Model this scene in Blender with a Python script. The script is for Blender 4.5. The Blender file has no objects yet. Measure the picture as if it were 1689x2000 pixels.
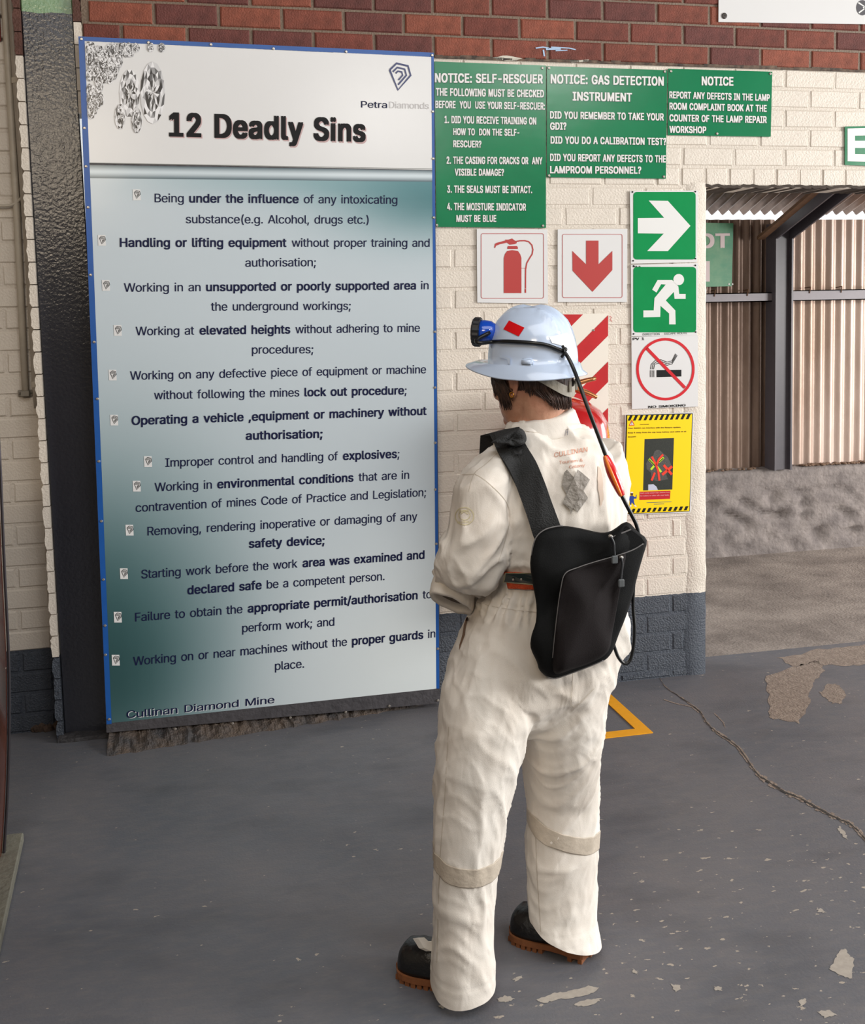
import bpy, bmesh, math, random
import numpy as np
from mathutils import Vector, Matrix, noise
from mathutils.bvhtree import BVHTree
R = random.Random(7)
C = bpy.context.scene.collection
SC = bpy.context.scene
# ---------------------------------------------------------------- camera
F, CX, CY = 2100.0, 844.5, 761.018
PITCH, ROLL, YAW = -0.0798333, 0.0191458, -0.2246541
CAM = Vector((0.0, -4.321805, 1.676818))
def _rot():
    c, s = math.cos, math.sin
    Rz = Matrix(((c(YAW), -s(YAW), 0), (s(YAW), c(YAW), 0), (0, 0, 1)))
    Rx = Matrix(((1, 0, 0), (0, c(PITCH), -s(PITCH)), (0, s(PITCH), c(PITCH))))
    Ry = Matrix(((c(ROLL), 0, s(ROLL)), (0, 1, 0), (-s(ROLL), 0, c(ROLL))))
    return Rz @ Rx @ Ry
RM = _rot()
right, fwd, up = RM.col[0], RM.col[1], RM.col[2]
cam = bpy.data.cameras.new('camera')
cam.sensor_fit = 'VERTICAL'; cam.sensor_height = 36.0; cam.lens = 36.0 * F / 2000.0
cam.shift_y = (CY - 1000.0) / 2000.0; cam.clip_start = 0.05
co = bpy.data.objects.new('camera', cam); C.objects.link(co)
m = Matrix((right, up, -fwd)).transposed().to_4x4(); m.translation = CAM
co.matrix_world = m; SC.camera = co
def ray(px, py): return RM @ Vector(((px - CX) / F, 1.0, -(py - CY) / F))
def PY(px, py, y=0.0):          # point of the photograph on the plane Y = y
    d = ray(px, py); return CAM + d * ((y - CAM.y) / d.y)
def PZ(px, py, z=0.0):
    d = ray(px, py); return CAM + d * ((z - CAM.z) / d.z)
# ---------------------------------------------------------------- world and light
SC.view_settings.view_transform = 'Standard'; SC.view_settings.look = 'None'
SC.view_settings.gamma = 1.0; SC.view_settings.exposure = -0.2
SC.view_settings.use_curve_mapping = False
w = bpy.data.worlds.new('daylight'); SC.world = w; w.use_nodes = True
w.node_tree.nodes['Background'].inputs[0].default_value = (0.95, 0.98, 1.0, 1)
w.node_tree.nodes['Background'].inputs[1].default_value = 2.2
def area(name, loc, target, sx, sy, power, col=(1, 1, 1)):
    l = bpy.data.lights.new(name, 'AREA'); l.shape = 'RECTANGLE'; l.size = sx; l.size_y = sy
    l.energy = power; l.color = col
    o = bpy.data.objects.new(name, l); C.objects.link(o); o.location = loc
    o.rotation_euler = (Vector(target) - Vector(loc)).to_track_quat('-Z', 'Y').to_euler()
    return o
area('open_side_daylight', (8.7, -4.6, 2.4), (1.0, -0.6, 1.0), 3.2, 2.6, 730, (1.0, 0.975, 0.94))
area('overhead_fill', (1.2, -4.3, 4.2), (1.2, -3.9, 0), 4.5, 2.6, 140, (0.97, 0.98, 1.0))  # soft fill added overhead, stands for no known fitting
area('lean_to_fill', (6.6, 1.1, 1.5), (3.0, 1.6, 1.0), 1.5, 1.6, 75, (1.0, 0.93, 0.88))  # fill added out of view to brighten the corrugated sheets
area('strip_lamp', (1.62, -4.9, 3.25), (1.0, 0, 2.3), 0.8, 0.3, 20, (1.0, 0.97, 0.92))
area('strip_lamp', (3.25, -4.9, 3.72), (2.0, 0, 2.3), 0.9, 0.22, 20, (1.0, 0.98, 0.94))
area('warm_lamp', (-1.15, -5.6, 3.15), (0, 0, 1.9), 1.0, 0.7, 44, (1.0, 0.84, 0.64))
# ---------------------------------------------------------------- materials
def lin(c):
    return tuple((x / 12.92 if x <= 0.04045 else ((x + 0.055) / 1.055) ** 2.4) for x in (v / 255.0 for v in c))
MATS = {}
def mat(name, col, rough=0.6, metal=0.0, var=0.0, vscale=8.0, bump=0.0, bscale=60.0, col2=None, spec=0.5, coat=0.0, emit=0, rnd=0.0, sub=0.0, stretch=None):
    if name in MATS: return MATS[name]
    M = bpy.data.materials.new(name); M.use_nodes = True
    nt = M.node_tree; N = nt.nodes; L = nt.links; b = N['Principled BSDF']
    c = lin(col)
    b.inputs['Base Color'].default_value = (*c, 1); b.inputs['Roughness'].default_value = rough
    b.inputs['Metallic'].default_value = metal; b.inputs['Specular IOR Level'].default_value = spec
    b.inputs['Coat Weight'].default_value = coat; b.inputs['Coat Roughness'].default_value = 0.08
    if emit: b.inputs['Emission Color'].default_value = (*c, 1); b.inputs['Emission Strength'].default_value = emit
    tc = N.new('ShaderNodeTexCoord'); mp = N.new('ShaderNodeMapping'); L.new(tc.outputs['Object'], mp.inputs[0])
    if stretch: mp.inputs['Scale'].default_value = stretch
    last = None
    if var > 0 or col2:
        n = N.new('ShaderNodeTexNoise'); n.inputs['Scale'].default_value = vscale; n.inputs['Detail'].default_value = 6; n.inputs['Roughness'].default_value = 0.65
        L.new(mp.outputs[0], n.inputs[0])
        r = N.new('ShaderNodeMapRange'); r.inputs[1].default_value = 0.35; r.inputs[2].default_value = 0.65
        L.new(n.outputs[0], r.inputs[0])
        mx = N.new('ShaderNodeMix'); mx.data_type = 'RGBA'
        c2 = lin(col2) if col2 else tuple(x * (1 - var) for x in c)
        mx.inputs[6].default_value = (*c, 1); mx.inputs[7].default_value = (*c2, 1)
        L.new(r.outputs[0], mx.inputs[0]); last = mx.outputs[2]
    if rnd > 0:
        oi = N.new('ShaderNodeObjectInfo'); hs = N.new('ShaderNodeHueSaturation')
        r = N.new('ShaderNodeMapRange'); r.inputs[3].default_value = 1 - rnd; r.inputs[4].default_value = 1 + rnd
        L.new(oi.outputs['Random'], r.inputs[0]); L.new(r.outputs[0], hs.inputs['Value'])
        hs.inputs['Color'].default_value = (*c, 1)
        if last: L.new(last, hs.inputs['Color'])
        last = hs.outputs[0]
    if last: L.new(last, b.inputs['Base Color'])
    if bump > 0:
        n = N.new('ShaderNodeTexNoise'); n.inputs['Scale'].default_value = bscale; n.inputs['Detail'].default_value = 5
        L.new(mp.outputs[0], n.inputs[0])
        bp = N.new('ShaderNodeBump'); bp.inputs['Strength'].default_value = bump; bp.inputs['Distance'].default_value = 0.01
        L.new(n.outputs[0], bp.inputs['Height']); L.new(bp.outputs[0], b.inputs['Normal'])
    MATS[name] = M; return M
# ---------------------------------------------------------------- mesh helpers
def obj(name, bm, m, parent=None, smooth=False, label=None, cat=None, group=None, kind=None):
    if isinstance(bm, bpy.types.Mesh): me = bm
    else:
        me = bpy.data.meshes.new(name); bm.normal_update(); bm.to_mesh(me); bm.free()
    if m is not None and not me.materials:
        for x in (m if isinstance(m, (list, tuple)) else [m]): me.materials.append(x)
    if smooth: me.polygons.foreach_set('use_smooth', [True] * len(me.polygons))
    o = bpy.data.objects.new(name, me); C.objects.link(o)
    if parent is not None: adopt(o, parent)
    tag(o, label, cat, group, kind); return o
def adopt(o, p):
    o.parent = p; o.matrix_parent_inverse = p.matrix_world.inverted() if False else Matrix.Translation(-Vector(wloc(p)))
def wloc(p):
    v = Vector(p.location)
    while p.parent is not None:
        v += p.matrix_parent_inverse.translation; p = p.parent; v += Vector(p.location)
    return v
def tag(o, label=None, cat=None, group=None, kind=None):
    if label: o['label'] = label
    if cat: o['category'] = cat
    if group: o['group'] = group
    if kind: o['kind'] = kind
    return o
def empty(name, loc, label=None, cat=None, group=None, kind=None):
    o = bpy.data.objects.new(name, None); C.objects.link(o); o.location = loc; o.empty_display_size = 0.1
    return tag(o, label, cat, group, kind)
def BM(): return bmesh.new()
def box(bm, a, b):
    x0, y0, z0 = a; x1, y1, z1 = b
    v = [bm.verts.new(p) for p in ((x0,y0,z0),(x1,y0,z0),(x1,y1,z0),(x0,y1,z0),(x0,y0,z1),(x1,y0,z1),(x1,y1,z1),(x0,y1,z1))]
    for f in ((3,2,1,0),(4,5,6,7),(0,1,5,4),(1,2,6,5),(2,3,7,6),(3,0,4,7)): bm.faces.new([v[i] for i in f])
    return v
def bevel(bm, w, seg=1):
    bmesh.ops.bevel(bm, geom=bm.edges[:], offset=w, segments=seg, affect='EDGES', clamp_overlap=True); return bm
def prism(bm, pts, off):        # closed polygon of points pushed along off
    off = Vector(off); a = [bm.verts.new(p) for p in pts]; b = [bm.verts.new(Vector(p) + off) for p in pts]
    n = len(pts); bm.faces.new(a); bm.faces.new(b[::-1])
    for i in range(n): bm.faces.new((a[i], b[i], b[(i+1) % n], a[(i+1) % n]))
    bmesh.ops.recalc_face_normals(bm, faces=bm.faces[:]); return bm
def smooth_path(pts, n=8):
    P = [Vector(p) for p in pts]; out = []
    for i in range(len(P) - 1):
        p0 = P[max(i-1,0)]; p1 = P[i]; p2 = P[i+1]; p3 = P[min(i+2,len(P)-1)]
        for k in range(n):
            t = k / n
            out.append(0.5*((2*p1)+(p2-p0)*t+(2*p0-5*p1+4*p2-p3)*t*t+(3*p1-p0-3*p2+p3)*t**3))
    out.append(P[-1]); return out
def tube(bm, pts, rad, seg=10, smooth=0, caps=True):
    if smooth:
        rs = rad
        if not isinstance(rad, (int, float)):
            rr = smooth_path([(r, 0, 0) for r in rad], smooth); rs = [v.x for v in rr]
        pts = smooth_path(pts, smooth); rad = rs
    P = [Vector(p) for p in pts]; n = len(P)
    rr = [rad] * n if isinstance(rad, (int, float)) else rad
    ref = None; rings = []
    for i in range(n):
        t = (P[min(i+1,n-1)] - P[max(i-1,0)]).normalized()
        if ref is None: ref = Vector((0,0,1)) if abs(t.z) < 0.9 else Vector((1,0,0))
        u = (ref - t * ref.dot(t)).normalized(); v = t.cross(u); ref = u
        rings.append([bm.verts.new(P[i] + (u*math.cos(2*math.pi*k/seg) + v*math.sin(2*math.pi*k/seg))*rr[i]) for k in range(seg)])
    skin(bm, rings, caps); return rings
def skin(bm, rings, caps=True):
    for a, b in zip(rings, rings[1:]):
        n = len(a)
        for k in range(n): bm.faces.new((a[k], a[(k+1) % n], b[(k+1) % n], b[k]))
    if caps: bm.faces.new(rings[0][::-1]); bm.faces.new(rings[-1])
def lathe(bm, c, prof, seg=24, axis='z'):
    c = Vector(c); rings = []
    for r, h in prof:
        ring = []
        for k in range(seg):
            a = 2*math.pi*k/seg
            ring.append(bm.verts.new(c + (Vector((r*math.cos(a), r*math.sin(a), h)) if axis == 'z' else Vector((r*math.cos(a), h, r*math.sin(a))) )))
        rings.append(ring)
    skin(bm, rings); bmesh.ops.recalc_face_normals(bm, faces=bm.faces[:]); return bm
def ballm(bm, c, r, sub=2, scale=(1,1,1)):
    mt = Matrix.Translation(c) @ Matrix.Diagonal((*scale, 1)); bmesh.ops.create_icosphere(bm, subdivisions=sub, radius=r, matrix=mt); return bm
# ---------------------------------------------------------------- flat print on boards
def Q(px, py, y): return PY(px, py, y)
def sheet(name, quad, y, th, m, parent=None, **kw):
    bm = BM(); prism(bm, [Q(a, b, y) for a, b in quad], (0, th, 0)); return obj(name, bm, m, parent, **kw)
def printed(name, polys, y, m, parent, d=0.0012):
    bm = BM()
    for p in polys: 
        vs = [bm.verts.new(Q(a, b, y)) for a, b in p]; f = bm.faces.new(vs)
        f.normal_update()
        if f.normal.y > 0: f.normal_flip()
    bmesh.ops.triangulate(bm, faces=[f for f in bm.faces if len(f.verts) > 4])
    return obj(name, bm, m, parent)
def stroke(pts, wd):            # polyline with a width, as quads
    out = []
    P = [Vector(p) for p in pts]
    nn = []
    for i in range(len(P)):
        t = (P[min(i+1,len(P)-1)] - P[max(i-1,0)]).normalized(); nn.append(Vector((-t.y, t.x)) * wd / 2)
    for i in range(len(P)-1): out.append([tuple(P[i]+nn[i]), tuple(P[i+1]+nn[i+1]), tuple(P[i+1]-nn[i+1]), tuple(P[i]-nn[i])])
    return out
def rrect(x0, y0, x1, y1, r, n=4):
    out = []
    for cx, cy, a0 in ((x1-r, y0+r, -90), (x1-r, y1-r, 0), (x0+r, y1-r, 90), (x0+r, y0+r, 180)):
        for k in range(n+1):
            a = math.radians(a0 + 90*k/n); out.append((cx + r*math.cos(a), cy + r*math.sin(a)))
    return out
import os
FONT = None
_fp = os.path.join(bpy.utils.resource_path('LOCAL'), 'datafiles', 'fonts', 'Inter.woff2')   # a font that ships with Blender itself
if os.path.exists(_fp):
    try: FONT = bpy.data.fonts.load(_fp)
    except Exception: FONT = None
from mathutils.geometry import delaunay_2d_cdt
def inside(p, poly):
    c = False; n = len(poly); j = n - 1
    for i in range(n):
        if (poly[i][1] > p[1]) != (poly[j][1] > p[1]) and p[0] < (poly[j][0]-poly[i][0])*(p[1]-poly[i][1])/(poly[j][1]-poly[i][1]) + poly[i][0]: c = not c
        j = i
    return c
def sarea(q): return sum(q[i-1][0]*q[i][1] - q[i][0]*q[i-1][1] for i in range(len(q))) / 2
GC = {}
def raw_text(t, fill):
    cu = bpy.data.curves.new('t', 'FONT'); cu.body = t; cu.size = 1.0; cu.resolution_u = 3; cu.fill_mode = fill
    if FONT: cu.font = FONT
    o = bpy.data.objects.new('t', cu); C.objects.link(o)
    dg = bpy.context.evaluated_depsgraph_get(); me = bpy.data.meshes.new_from_object(o.evaluated_get(dg)); bpy.data.objects.remove(o); bpy.data.curves.remove(cu)
    return me
def maxx(t):
    me = raw_text(t, 'NONE'); v = max(p.co.x for p in me.vertices); bpy.data.meshes.remove(me); return v
LX = maxx('l')
def glyph(ch, bold):
    """one letter: every outline filled on its own, so overlapping strokes stay solid"""
    if (ch, bold) in GC: return GC[(ch, bold)]
    me = raw_text(ch, 'NONE')
    n = len(me.vertices); co_ = [(v.co.x, v.co.y) for v in me.vertices]; adj = [[] for _ in range(n)]
    for e in me.edges: a, b = e.vertices; adj[a].append(b); adj[b].append(a)
    bpy.data.meshes.remove(me)
    seen = [False] * n; loops = []
    for i in range(n):
        if seen[i] or not adj[i]: continue
        lp = [i]; seen[i] = True; nx = i + 1 if (i + 1) in adj[i] else adj[i][0]
        while not seen[nx]:
            seen[nx] = True; lp.append(nx); c = [k for k in adj[nx] if not seen[k]]
            if not c: break
            nx = c[0]
        q = [co_[k] for k in lp]; q = [p for k, p in enumerate(q) if math.hypot(p[0]-q[k-1][0], p[1]-q[k-1][1]) > 1e-4]
        if len(q) > 2: loops.append(q)
    pv = []; pe = []
    for q in loops:
        k = len(pv); pv += [Vector(p) for p in q]; pe += [(k + i, k + (i + 1) % len(q)) for i in range(len(q))]
    V_, _, F_, _, _, _ = delaunay_2d_cdt(pv, pe, [], 0, 1e-6)
    def wind(x, y):
        w_ = 0
        for a, b in pe:
            (ax, ay), (bx, by) = pv[a], pv[b]
            if (ay <= y) != (by <= y):
                if ax + (y - ay) / (by - ay) * (bx - ax) > x: w_ += 1 if by > ay else -1
        return w_
    vs = [(v.x, v.y) for v in V_]; fs = [tuple(f) for f in F_ if wind(sum(V_[i].x for i in f) / len(f), sum(V_[i].y for i in f) / len(f)) != 0]
    vs = [(a, b, 0) for a, b in vs]
    if True:                    # heavier cut: the same letter laid over itself, shifted by a stroke's worth
        d = {0: 0.008, 1: 0.023, 2: 0.036}[bold]; v0, f0 = vs, fs; vs = []; fs = []
        for li, (dx, dy) in enumerate(((-d, -d * .5), (d, -d * .5), (-d, d * .5), (d, d * .5), (0, 0)) if bold else ((-d, 0), (d, 0))):
            k = len(vs); vs += [(a + dx + d, b + dy, li) for a, b, _ in v0]; fs += [tuple(i + k for i in t) for t in f0]
    GC[(ch, bold)] = (vs, fs, maxx(ch + 'l') - LX + {0: 0, 1: 0.022, 2: 0.05}[bold]); return GC[(ch, bold)]
def glyphs(s, bold):
    x = 0; vs = []; fs = []
    for ch in s:
        if ch == ' ': x += 0.27; continue
        v, f, ad = glyph(ch, bold); k = len(vs)
        vs += [Vector((a + x, b, c)) for a, b, c in v]; fs += [tuple(i + k for i in t) for t in f]; x += ad * 0.955
    return vs, fs
CAP = 0.727
def text_at(bm, runs, A, B, capvec, shear=0.0, squeeze=0.0):
    """runs: [(string, bold)] laid from A to B on a baseline, capvec = vector of one cap height"""
    x = 0; allv = []; allf = []
    for s, b in runs:
        lead = len(s) - len(s.lstrip(' ')); tr = len(s) - len(s.rstrip(' '))
        x += lead * 0.28; body = s.strip(' ')
        vs, fs = glyphs(body, b)
        if vs:
            x0 = min(v.x for v in vs); x1 = max(v.x for v in vs)
            k = len(allv); allv += [(v.x - x0 + x, v.y, v.z) for v in vs]; allf += [tuple(i + k for i in f) for f in fs]
            x += x1 - x0 + 0.04
        x += tr * 0.28
    W = max(v[0] for v in allv); dv = B - A
    verts = [bm.verts.new(A + dv * (vx / W) + capvec * (vy / CAP) + Vector((0, -0.00009 * vz, 0))) for vx, vy, vz in allv]
    for f in allf:
        try:
            fc = bm.faces.new([verts[i] for i in f])
        except ValueError: continue
        fc.normal_update()
        if fc.normal.y > 0: fc.normal_flip()
def line(parent, s, x0, b0, x1, b1, h, y, m, bold=1, name='lettering', dy=0.0, dx=0.0):
    """s uses *...* for the bold runs"""
    runs = []
    if '*' in s:
        for i, part in enumerate(s.split('*')):
            if part: runs.append((part, 1 if i % 2 else 0))
    else: runs = [(s, bold)]
    A = Q(x0, b0, y); B = Q(x1, b1, y); mx, my = (x0+x1)/2, (b0+b1)/2
    cv = Q(mx, my - h, y) - Q(mx, my, y)
    bm = BM(); text_at(bm, runs, A, B, cv); return obj(name, bm, m, parent)
# ================================================================ SETTING
def paint_split(name, pts, rough=0.5, nscale=14.0, namp=0.03, bump=0.3, bscale=90, axis=2, var=0.12, coat=0.0, bdist=0.01):
    """one painted surface whose colour changes at heights: pts = [(height, colour above)], lowest first"""
    M = bpy.data.materials.new(name); M.use_nodes = True; nt = M.node_tree; N = nt.nodes; L = nt.links; b = N['Principled BSDF']
    g = N.new('ShaderNodeNewGeometry'); sp = N.new('ShaderNodeSeparateXYZ'); L.new(g.outputs['Position'], sp.inputs[0])
    n = N.new('ShaderNodeTexNoise'); n.inputs['Scale'].default_value = nscale; n.inputs['Detail'].default_value = 4; L.new(g.outputs['Position'], n.inputs[0])
    a = N.new('ShaderNodeMath'); a.operation = 'MULTIPLY_ADD'; a.inputs[1].default_value = namp * 2; L.new(n.outputs[0], a.inputs[0]); L.new(sp.outputs[axis], a.inputs[2])
    last = None
    for i, (h, c) in enumerate(pts):
        c = lin(c)
        if last is None:
            rgb = N.new('ShaderNodeRGB'); rgb.outputs[0].default_value = (*c, 1); last = rgb.outputs[0]; continue
        t = N.new('ShaderNodeMath'); t.operation = 'GREATER_THAN'; t.inputs[1].default_value = h + namp; L.new(a.outputs[0], t.inputs[0])
        mx = N.new('ShaderNodeMix'); mx.data_type = 'RGBA'; L.new(t.outputs[0], mx.inputs[0]); L.new(last, mx.inputs[6]); mx.inputs[7].default_value = (*c, 1); last = mx.outputs[2]
    n2 = N.new('ShaderNodeTexNoise'); n2.inputs['Scale'].default_value = 5; n2.inputs['Detail'].default_value = 8; L.new(g.outputs['Position'], n2.inputs[0])
    r = N.new('ShaderNodeMapRange'); r.inputs[1].default_value = 0.3; r.inputs[2].default_value = 0.7; r.inputs[3].default_value = 1 - var; r.inputs[4].default_value = 1.0; L.new(n2.outputs[0], r.inputs[0])
    hs = N.new('ShaderNodeHueSaturation'); L.new(last, hs.inputs['Color']); L.new(r.outputs[0], hs.inputs['Value']); L.new(hs.outputs[0], b.inputs['Base Color'])
    b.inputs['Roughness'].default_value = rough; b.inputs['Coat Weight'].default_value = coat
    n3 = N.new('ShaderNodeTexNoise'); n3.inputs['Scale'].default_value = bscale; n3.inputs['Detail'].default_value = 4; L.new(g.outputs['Position'], n3.inputs[0])
    bp = N.new('ShaderNodeBump'); bp.inputs['Strength'].default_value = bump; bp.inputs['Distance'].default_value = bdist; L.new(n3.outputs[0], bp.inputs['Height']); L.new(bp.outputs[0], b.inputs['Normal'])
    MATS[name] = M; return M
CREAM, NAVY, RED = (220, 210, 197), (70, 76, 86), (120, 62, 52)
P = 0.085
def zk(k): return (12.4 - k) * P
Zr = zk(-19); Zn = zk(8)
cream = mat('cream_paint', CREAM, 0.42, var=0.06, vscale=5, bump=0.35, bscale=140, rnd=0.025)
navy = mat('navy_paint', NAVY, 0.5, var=0.25, vscale=30, bump=0.7, bscale=150, rnd=0.06)
reds = [mat('red_brick_' + n, c, 0.75, var=0.35, vscale=18, bump=0.5, bscale=160, rnd=0.12) for n, c in (('a', (126, 66, 54)), ('b', (138, 74, 58)), ('c', (112, 62, 56)), ('d', (152, 84, 64)))]
plaster = paint_split('wall_paint', [(-9, NAVY), (Zn, CREAM), (Zr, (122, 104, 88))], 0.55, 40, 0.006, 0.5, 130)
FX0, FX1 = -4.0, 9.0
# ---- floor
def floor_mat():
    M = bpy.data.materials.new('painted_concrete_floor'); M.use_nodes = True; nt = M.node_tree; N = nt.nodes; L = nt.links; b = N['Principled BSDF']
    g = N.new('ShaderNodeNewGeometry')
    def noise_(s, d, ro=0.6, sc=None):
        n = N.new('ShaderNodeTexNoise'); n.inputs['Scale'].default_value = s; n.inputs['Detail'].default_value = d; n.inputs['Roughness'].default_value = ro
        if sc:
            mp = N.new('ShaderNodeMapping'); mp.inputs['Scale'].default_value = sc; mp.inputs['Rotation'].default_value = (0, 0, 0.5); L.new(g.outputs['Position'], mp.inputs[0]); L.new(mp.outputs[0], n.inputs[0])
        else: L.new(g.outputs['Position'], n.inputs[0])
        return n
    def rng(src, a, c, d=0.0, e=1.0):
        r = N.new('ShaderNodeMapRange'); r.inputs[1].default_value = a; r.inputs[2].default_value = c; r.inputs[3].default_value = d; r.inputs[4].default_value = e; L.new(src, r.inputs[0]); return r.outputs[0]
    def mix(f, a, c):
        m = N.new('ShaderNodeMix'); m.data_type = 'RGBA'; L.new(f, m.inputs[0])
        for s, x in ((6, a), (7, c)):
            if isinstance(x, tuple): m.inputs[s].default_value = (*lin(x), 1)
            else: L.new(x, m.inputs[s])
        return m.outputs[2]
    base = mix(rng(noise_(1.6, 6).outputs[0], 0.35, 0.65), (92, 95, 102), (106, 105, 109))
    base = mix(rng(noise_(14, 8, 0.7, (1, 3, 1)).outputs[0], 0.45, 0.8, 0, 0.55), base, (122, 117, 114))
    base = mix(rng(noise_(2.3, 5, 0.6, (1, 2.2, 1)).outputs[0], 0.52, 0.75, 0, 0.6), base, (72, 74, 80))
    # worn-off chips, densest away from the wall on the right
    sp = N.new('ShaderNodeSeparateXYZ'); L.new(g.outputs['Position'], sp.inputs[0])
    zone = N.new('ShaderNodeMath'); zone.operation = 'MULTIPLY'
    L.new(rng(sp.outputs[1], -2.6, -0.9, 1, 0.0), zone.inputs[0]); L.new(rng(sp.outputs[0], 0.2, 1.1, 0, 1), zone.inputs[1])
    big = noise_(2.2, 2); sm = noise_(26, 3, 0.55, (1, 1.7, 1))
    a1 = N.new('ShaderNodeMath'); a1.operation = 'MULTIPLY_ADD'; L.new(zone.outputs[0], a1.inputs[0]); a1.inputs[1].default_value = 0.085; L.new(sm.outputs[0], a1.inputs[2])
    a2 = N.new('ShaderNodeMath'); a2.operation = 'MULTIPLY_ADD'; L.new(big.outputs[0], a2.inputs[0]); a2.inputs[1].default_value = 0.16; L.new(a1.outputs[0], a2.inputs[2])
    chip = rng(a2.outputs[0], 0.79, 0.797)
    col = mix(chip, base, (168, 158, 146))
    L.new(col, b.inputs['Base Color']); L.new(rng(noise_(5, 4).outputs[0], 0.3, 0.7, 0.42, 0.62), b.inputs['Roughness'])
    b.inputs['Specular IOR Level'].default_value = 0.45
    bp = N.new('ShaderNodeBump'); bp.inputs['Strength'].default_value = 0.25; bp.inputs['Distance'].default_value = 0.004; L.new(noise_(120, 4).outputs[0], bp.inputs['Height']); L.new(bp.outputs[0], b.inputs['Normal'])
    return M
FM = floor_mat()
floor = empty('floor', (0, 0, 0), 'dark grey painted concrete floor, chipped and cracked', kind='structure')
bm = BM(); box(bm, (FX0, -9, -0.1), (FX1, 0.2, 0.0)); obj('painted_slab', bm, FM, floor)
rawm = mat('raw_concrete', (150, 140, 132), 0.7, var=0.0, col2=(112, 103, 97), vscale=3.5, bump=0.7, bscale=70)
bm = BM(); box(bm, (FX0, 0.2, -0.1), (FX1, 3.2, 0.002)); obj('bare_slab', bm, rawm, floor, label='lighter bare concrete beyond the wall opening')
patchm = mat('bare_patch', (146, 132, 120), 0.8, col2=(122, 108, 98), vscale=30, bump=0.5, bscale=90)
def ragged(pts, amp, n=6):
    out = []
    for i in range(len(pts)):
        a = Vector(pts[i]); b_ = Vector(pts[(i+1) % len(pts)])
        for k in range(n):
            p = a.lerp(b_, k / n); out.append((p.x + R.uniform(-amp, amp), p.y + R.uniform(-amp, amp) * 0.6))
    return out
def floor_poly(name, polys, m, z=0.0009):
    bm = BM()
    for p in polys:
        vs = [bm.verts.new(PZ(a, b, z)) for a, b in p]
        f = bm.faces.new(vs); f.normal_update()
        if f.normal.z < 0: f.normal_flip()
    bmesh.ops.triangulate(bm, faces=bm.faces[:]); return obj(name, bm, m, floor)
floor_poly('worn_patch', [ragged([(1497,1322),(1560,1300),(1600,1288),(1610,1310),(1585,1335),(1580,1372),(1560,1412),(1505,1402),(1500,1365)], 4)], patchm)
floor_poly('worn_patch', [ragged([(1618,1335),(1640,1338),(1655,1358),(1640,1375),(1622,1372),(1600,1352)], 3)], patchm)
floor_poly('worn_patch', [ragged([(1520,1285),(1600,1268),(1689,1258),(1760,1252),(1760,1285),(1689,1298),(1625,1300),(1590,1296),(1550,1302)], 4)], patchm)
floor_poly('worn_patch', [ragged([(1638,1858),(1650,1852),(1660,1868),(1668,1872),(1664,1912),(1652,1908),(1620,1893),(1628,1880)], 2)], mat('pale_patch', (170, 162, 152), 0.8, var=0.15, vscale=60))
pale = MATS['pale_patch']
for pl in ([(1046,1952),(1080,1940),(1110,1936),(1150,1925),(1172,1930),(1150,1942),(1120,1948),(1085,1953),(1060,1960)], [(1120,1960),(1150,1952),(1175,1950),(1160,1962),(1130,1966)], [(970,1950),(990,1944),(1005,1950),(992,1957),(975,1957)],
  [(1310,1922),(1326,1924),(1330,1932),(1318,1938)], [(1394,1925),(1410,1928),(1408,1935),(1396,1934)], [(1593,1773),(1607,1775),(1612,1782),(1598,1782)], [(1558,1955),(1572,1950),(1574,1960),(1564,1966)], [(1234,1892),(1246,1896),(1244,1903),(1236,1900)], [(1640,1612),(1650,1628),(1656,1640),(1648,1636),(1636,1618)],
  [(1596,1975),(1620,1972),(1634,1982),(1610,1988)], [(858,1964),(872,1962),(876,1968),(862,1970)], [(1000,1912),(1018,1906),(1022,1909),(1006,1916)]):
    floor_poly('worn_patch', [ragged(pl, 2.4, 6)], pale)
crack = [(1288,1322),(1300,1342),(1330,1362),(1365,1388),(1378,1408),(1400,1430),(1440,1458),(1470,1500),(1490,1520),(1530,1545),(1565,1560),(1600,1580),(1640,1600),(1665,1612),(1700,1650)]
cp = [(v.x, v.y) for v in smooth_path([(a, b, 0) for a, b in crack], 6)]
for wd, mm_, z in ((7, patchm, 0.0012), (2.2, mat('crack_dark', (52, 48, 44), 0.9), 0.002)):
    poly = []
    for i, (a, b) in enumerate(cp[:-1]):
        t = min(1, i / len(cp) * 1.5 + 0.12); w_ = wd * t * R.uniform(0.5, 1.5) / 2
        a2, b2 = cp[i+1]; w2 = w_ * R.uniform(0.7, 1.2); j = R.uniform(-1, 1)
        poly.append([(a + w_*0.6, b - w_ + j), (a2 + w2*0.6, b2 - w2 + j), (a2 - w2*0.6, b2 + w2 + j), (a - w_*0.6, b + w_ + j)])
    floor_poly('crack_edge' if wd > 3 else 'crack', poly, mm_, z)
floor_poly('crack', [s[0] for s in [[q] for q in stroke([(1296,1366),(1320,1374),(1350,1380),(1365,1392)], 1.8)]] + stroke([(1395,1393),(1412,1410),(1416,1420)], 1.8), patchm)
# yellow floor marking
yel = mat('yellow_floor_paint', (246, 170, 20), 0.55, var=0.08, vscale=30)
bm = BM(); yb = PZ(1275, 1432); yt = PZ(1176, 1343)
xr, xl, y0, y1, w_ = yb.x, 1.08, yb.y, yt.y - 0.005, 0.052
for a, b in (((xr - w_, y0), (xr, y1)), ((xl, y0), (xr - w_, y0 + w_)), ((xl, y0 + w_), (xl + w_, y1))): box(bm, (a[0], a[1], 0.0), (b[0], b[1], 0.0035))
obj('floor_marking_line', bm, yel, None, label='yellow painted line marking out a box on the floor by the navy wall foot', cat='floor marking')
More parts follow.
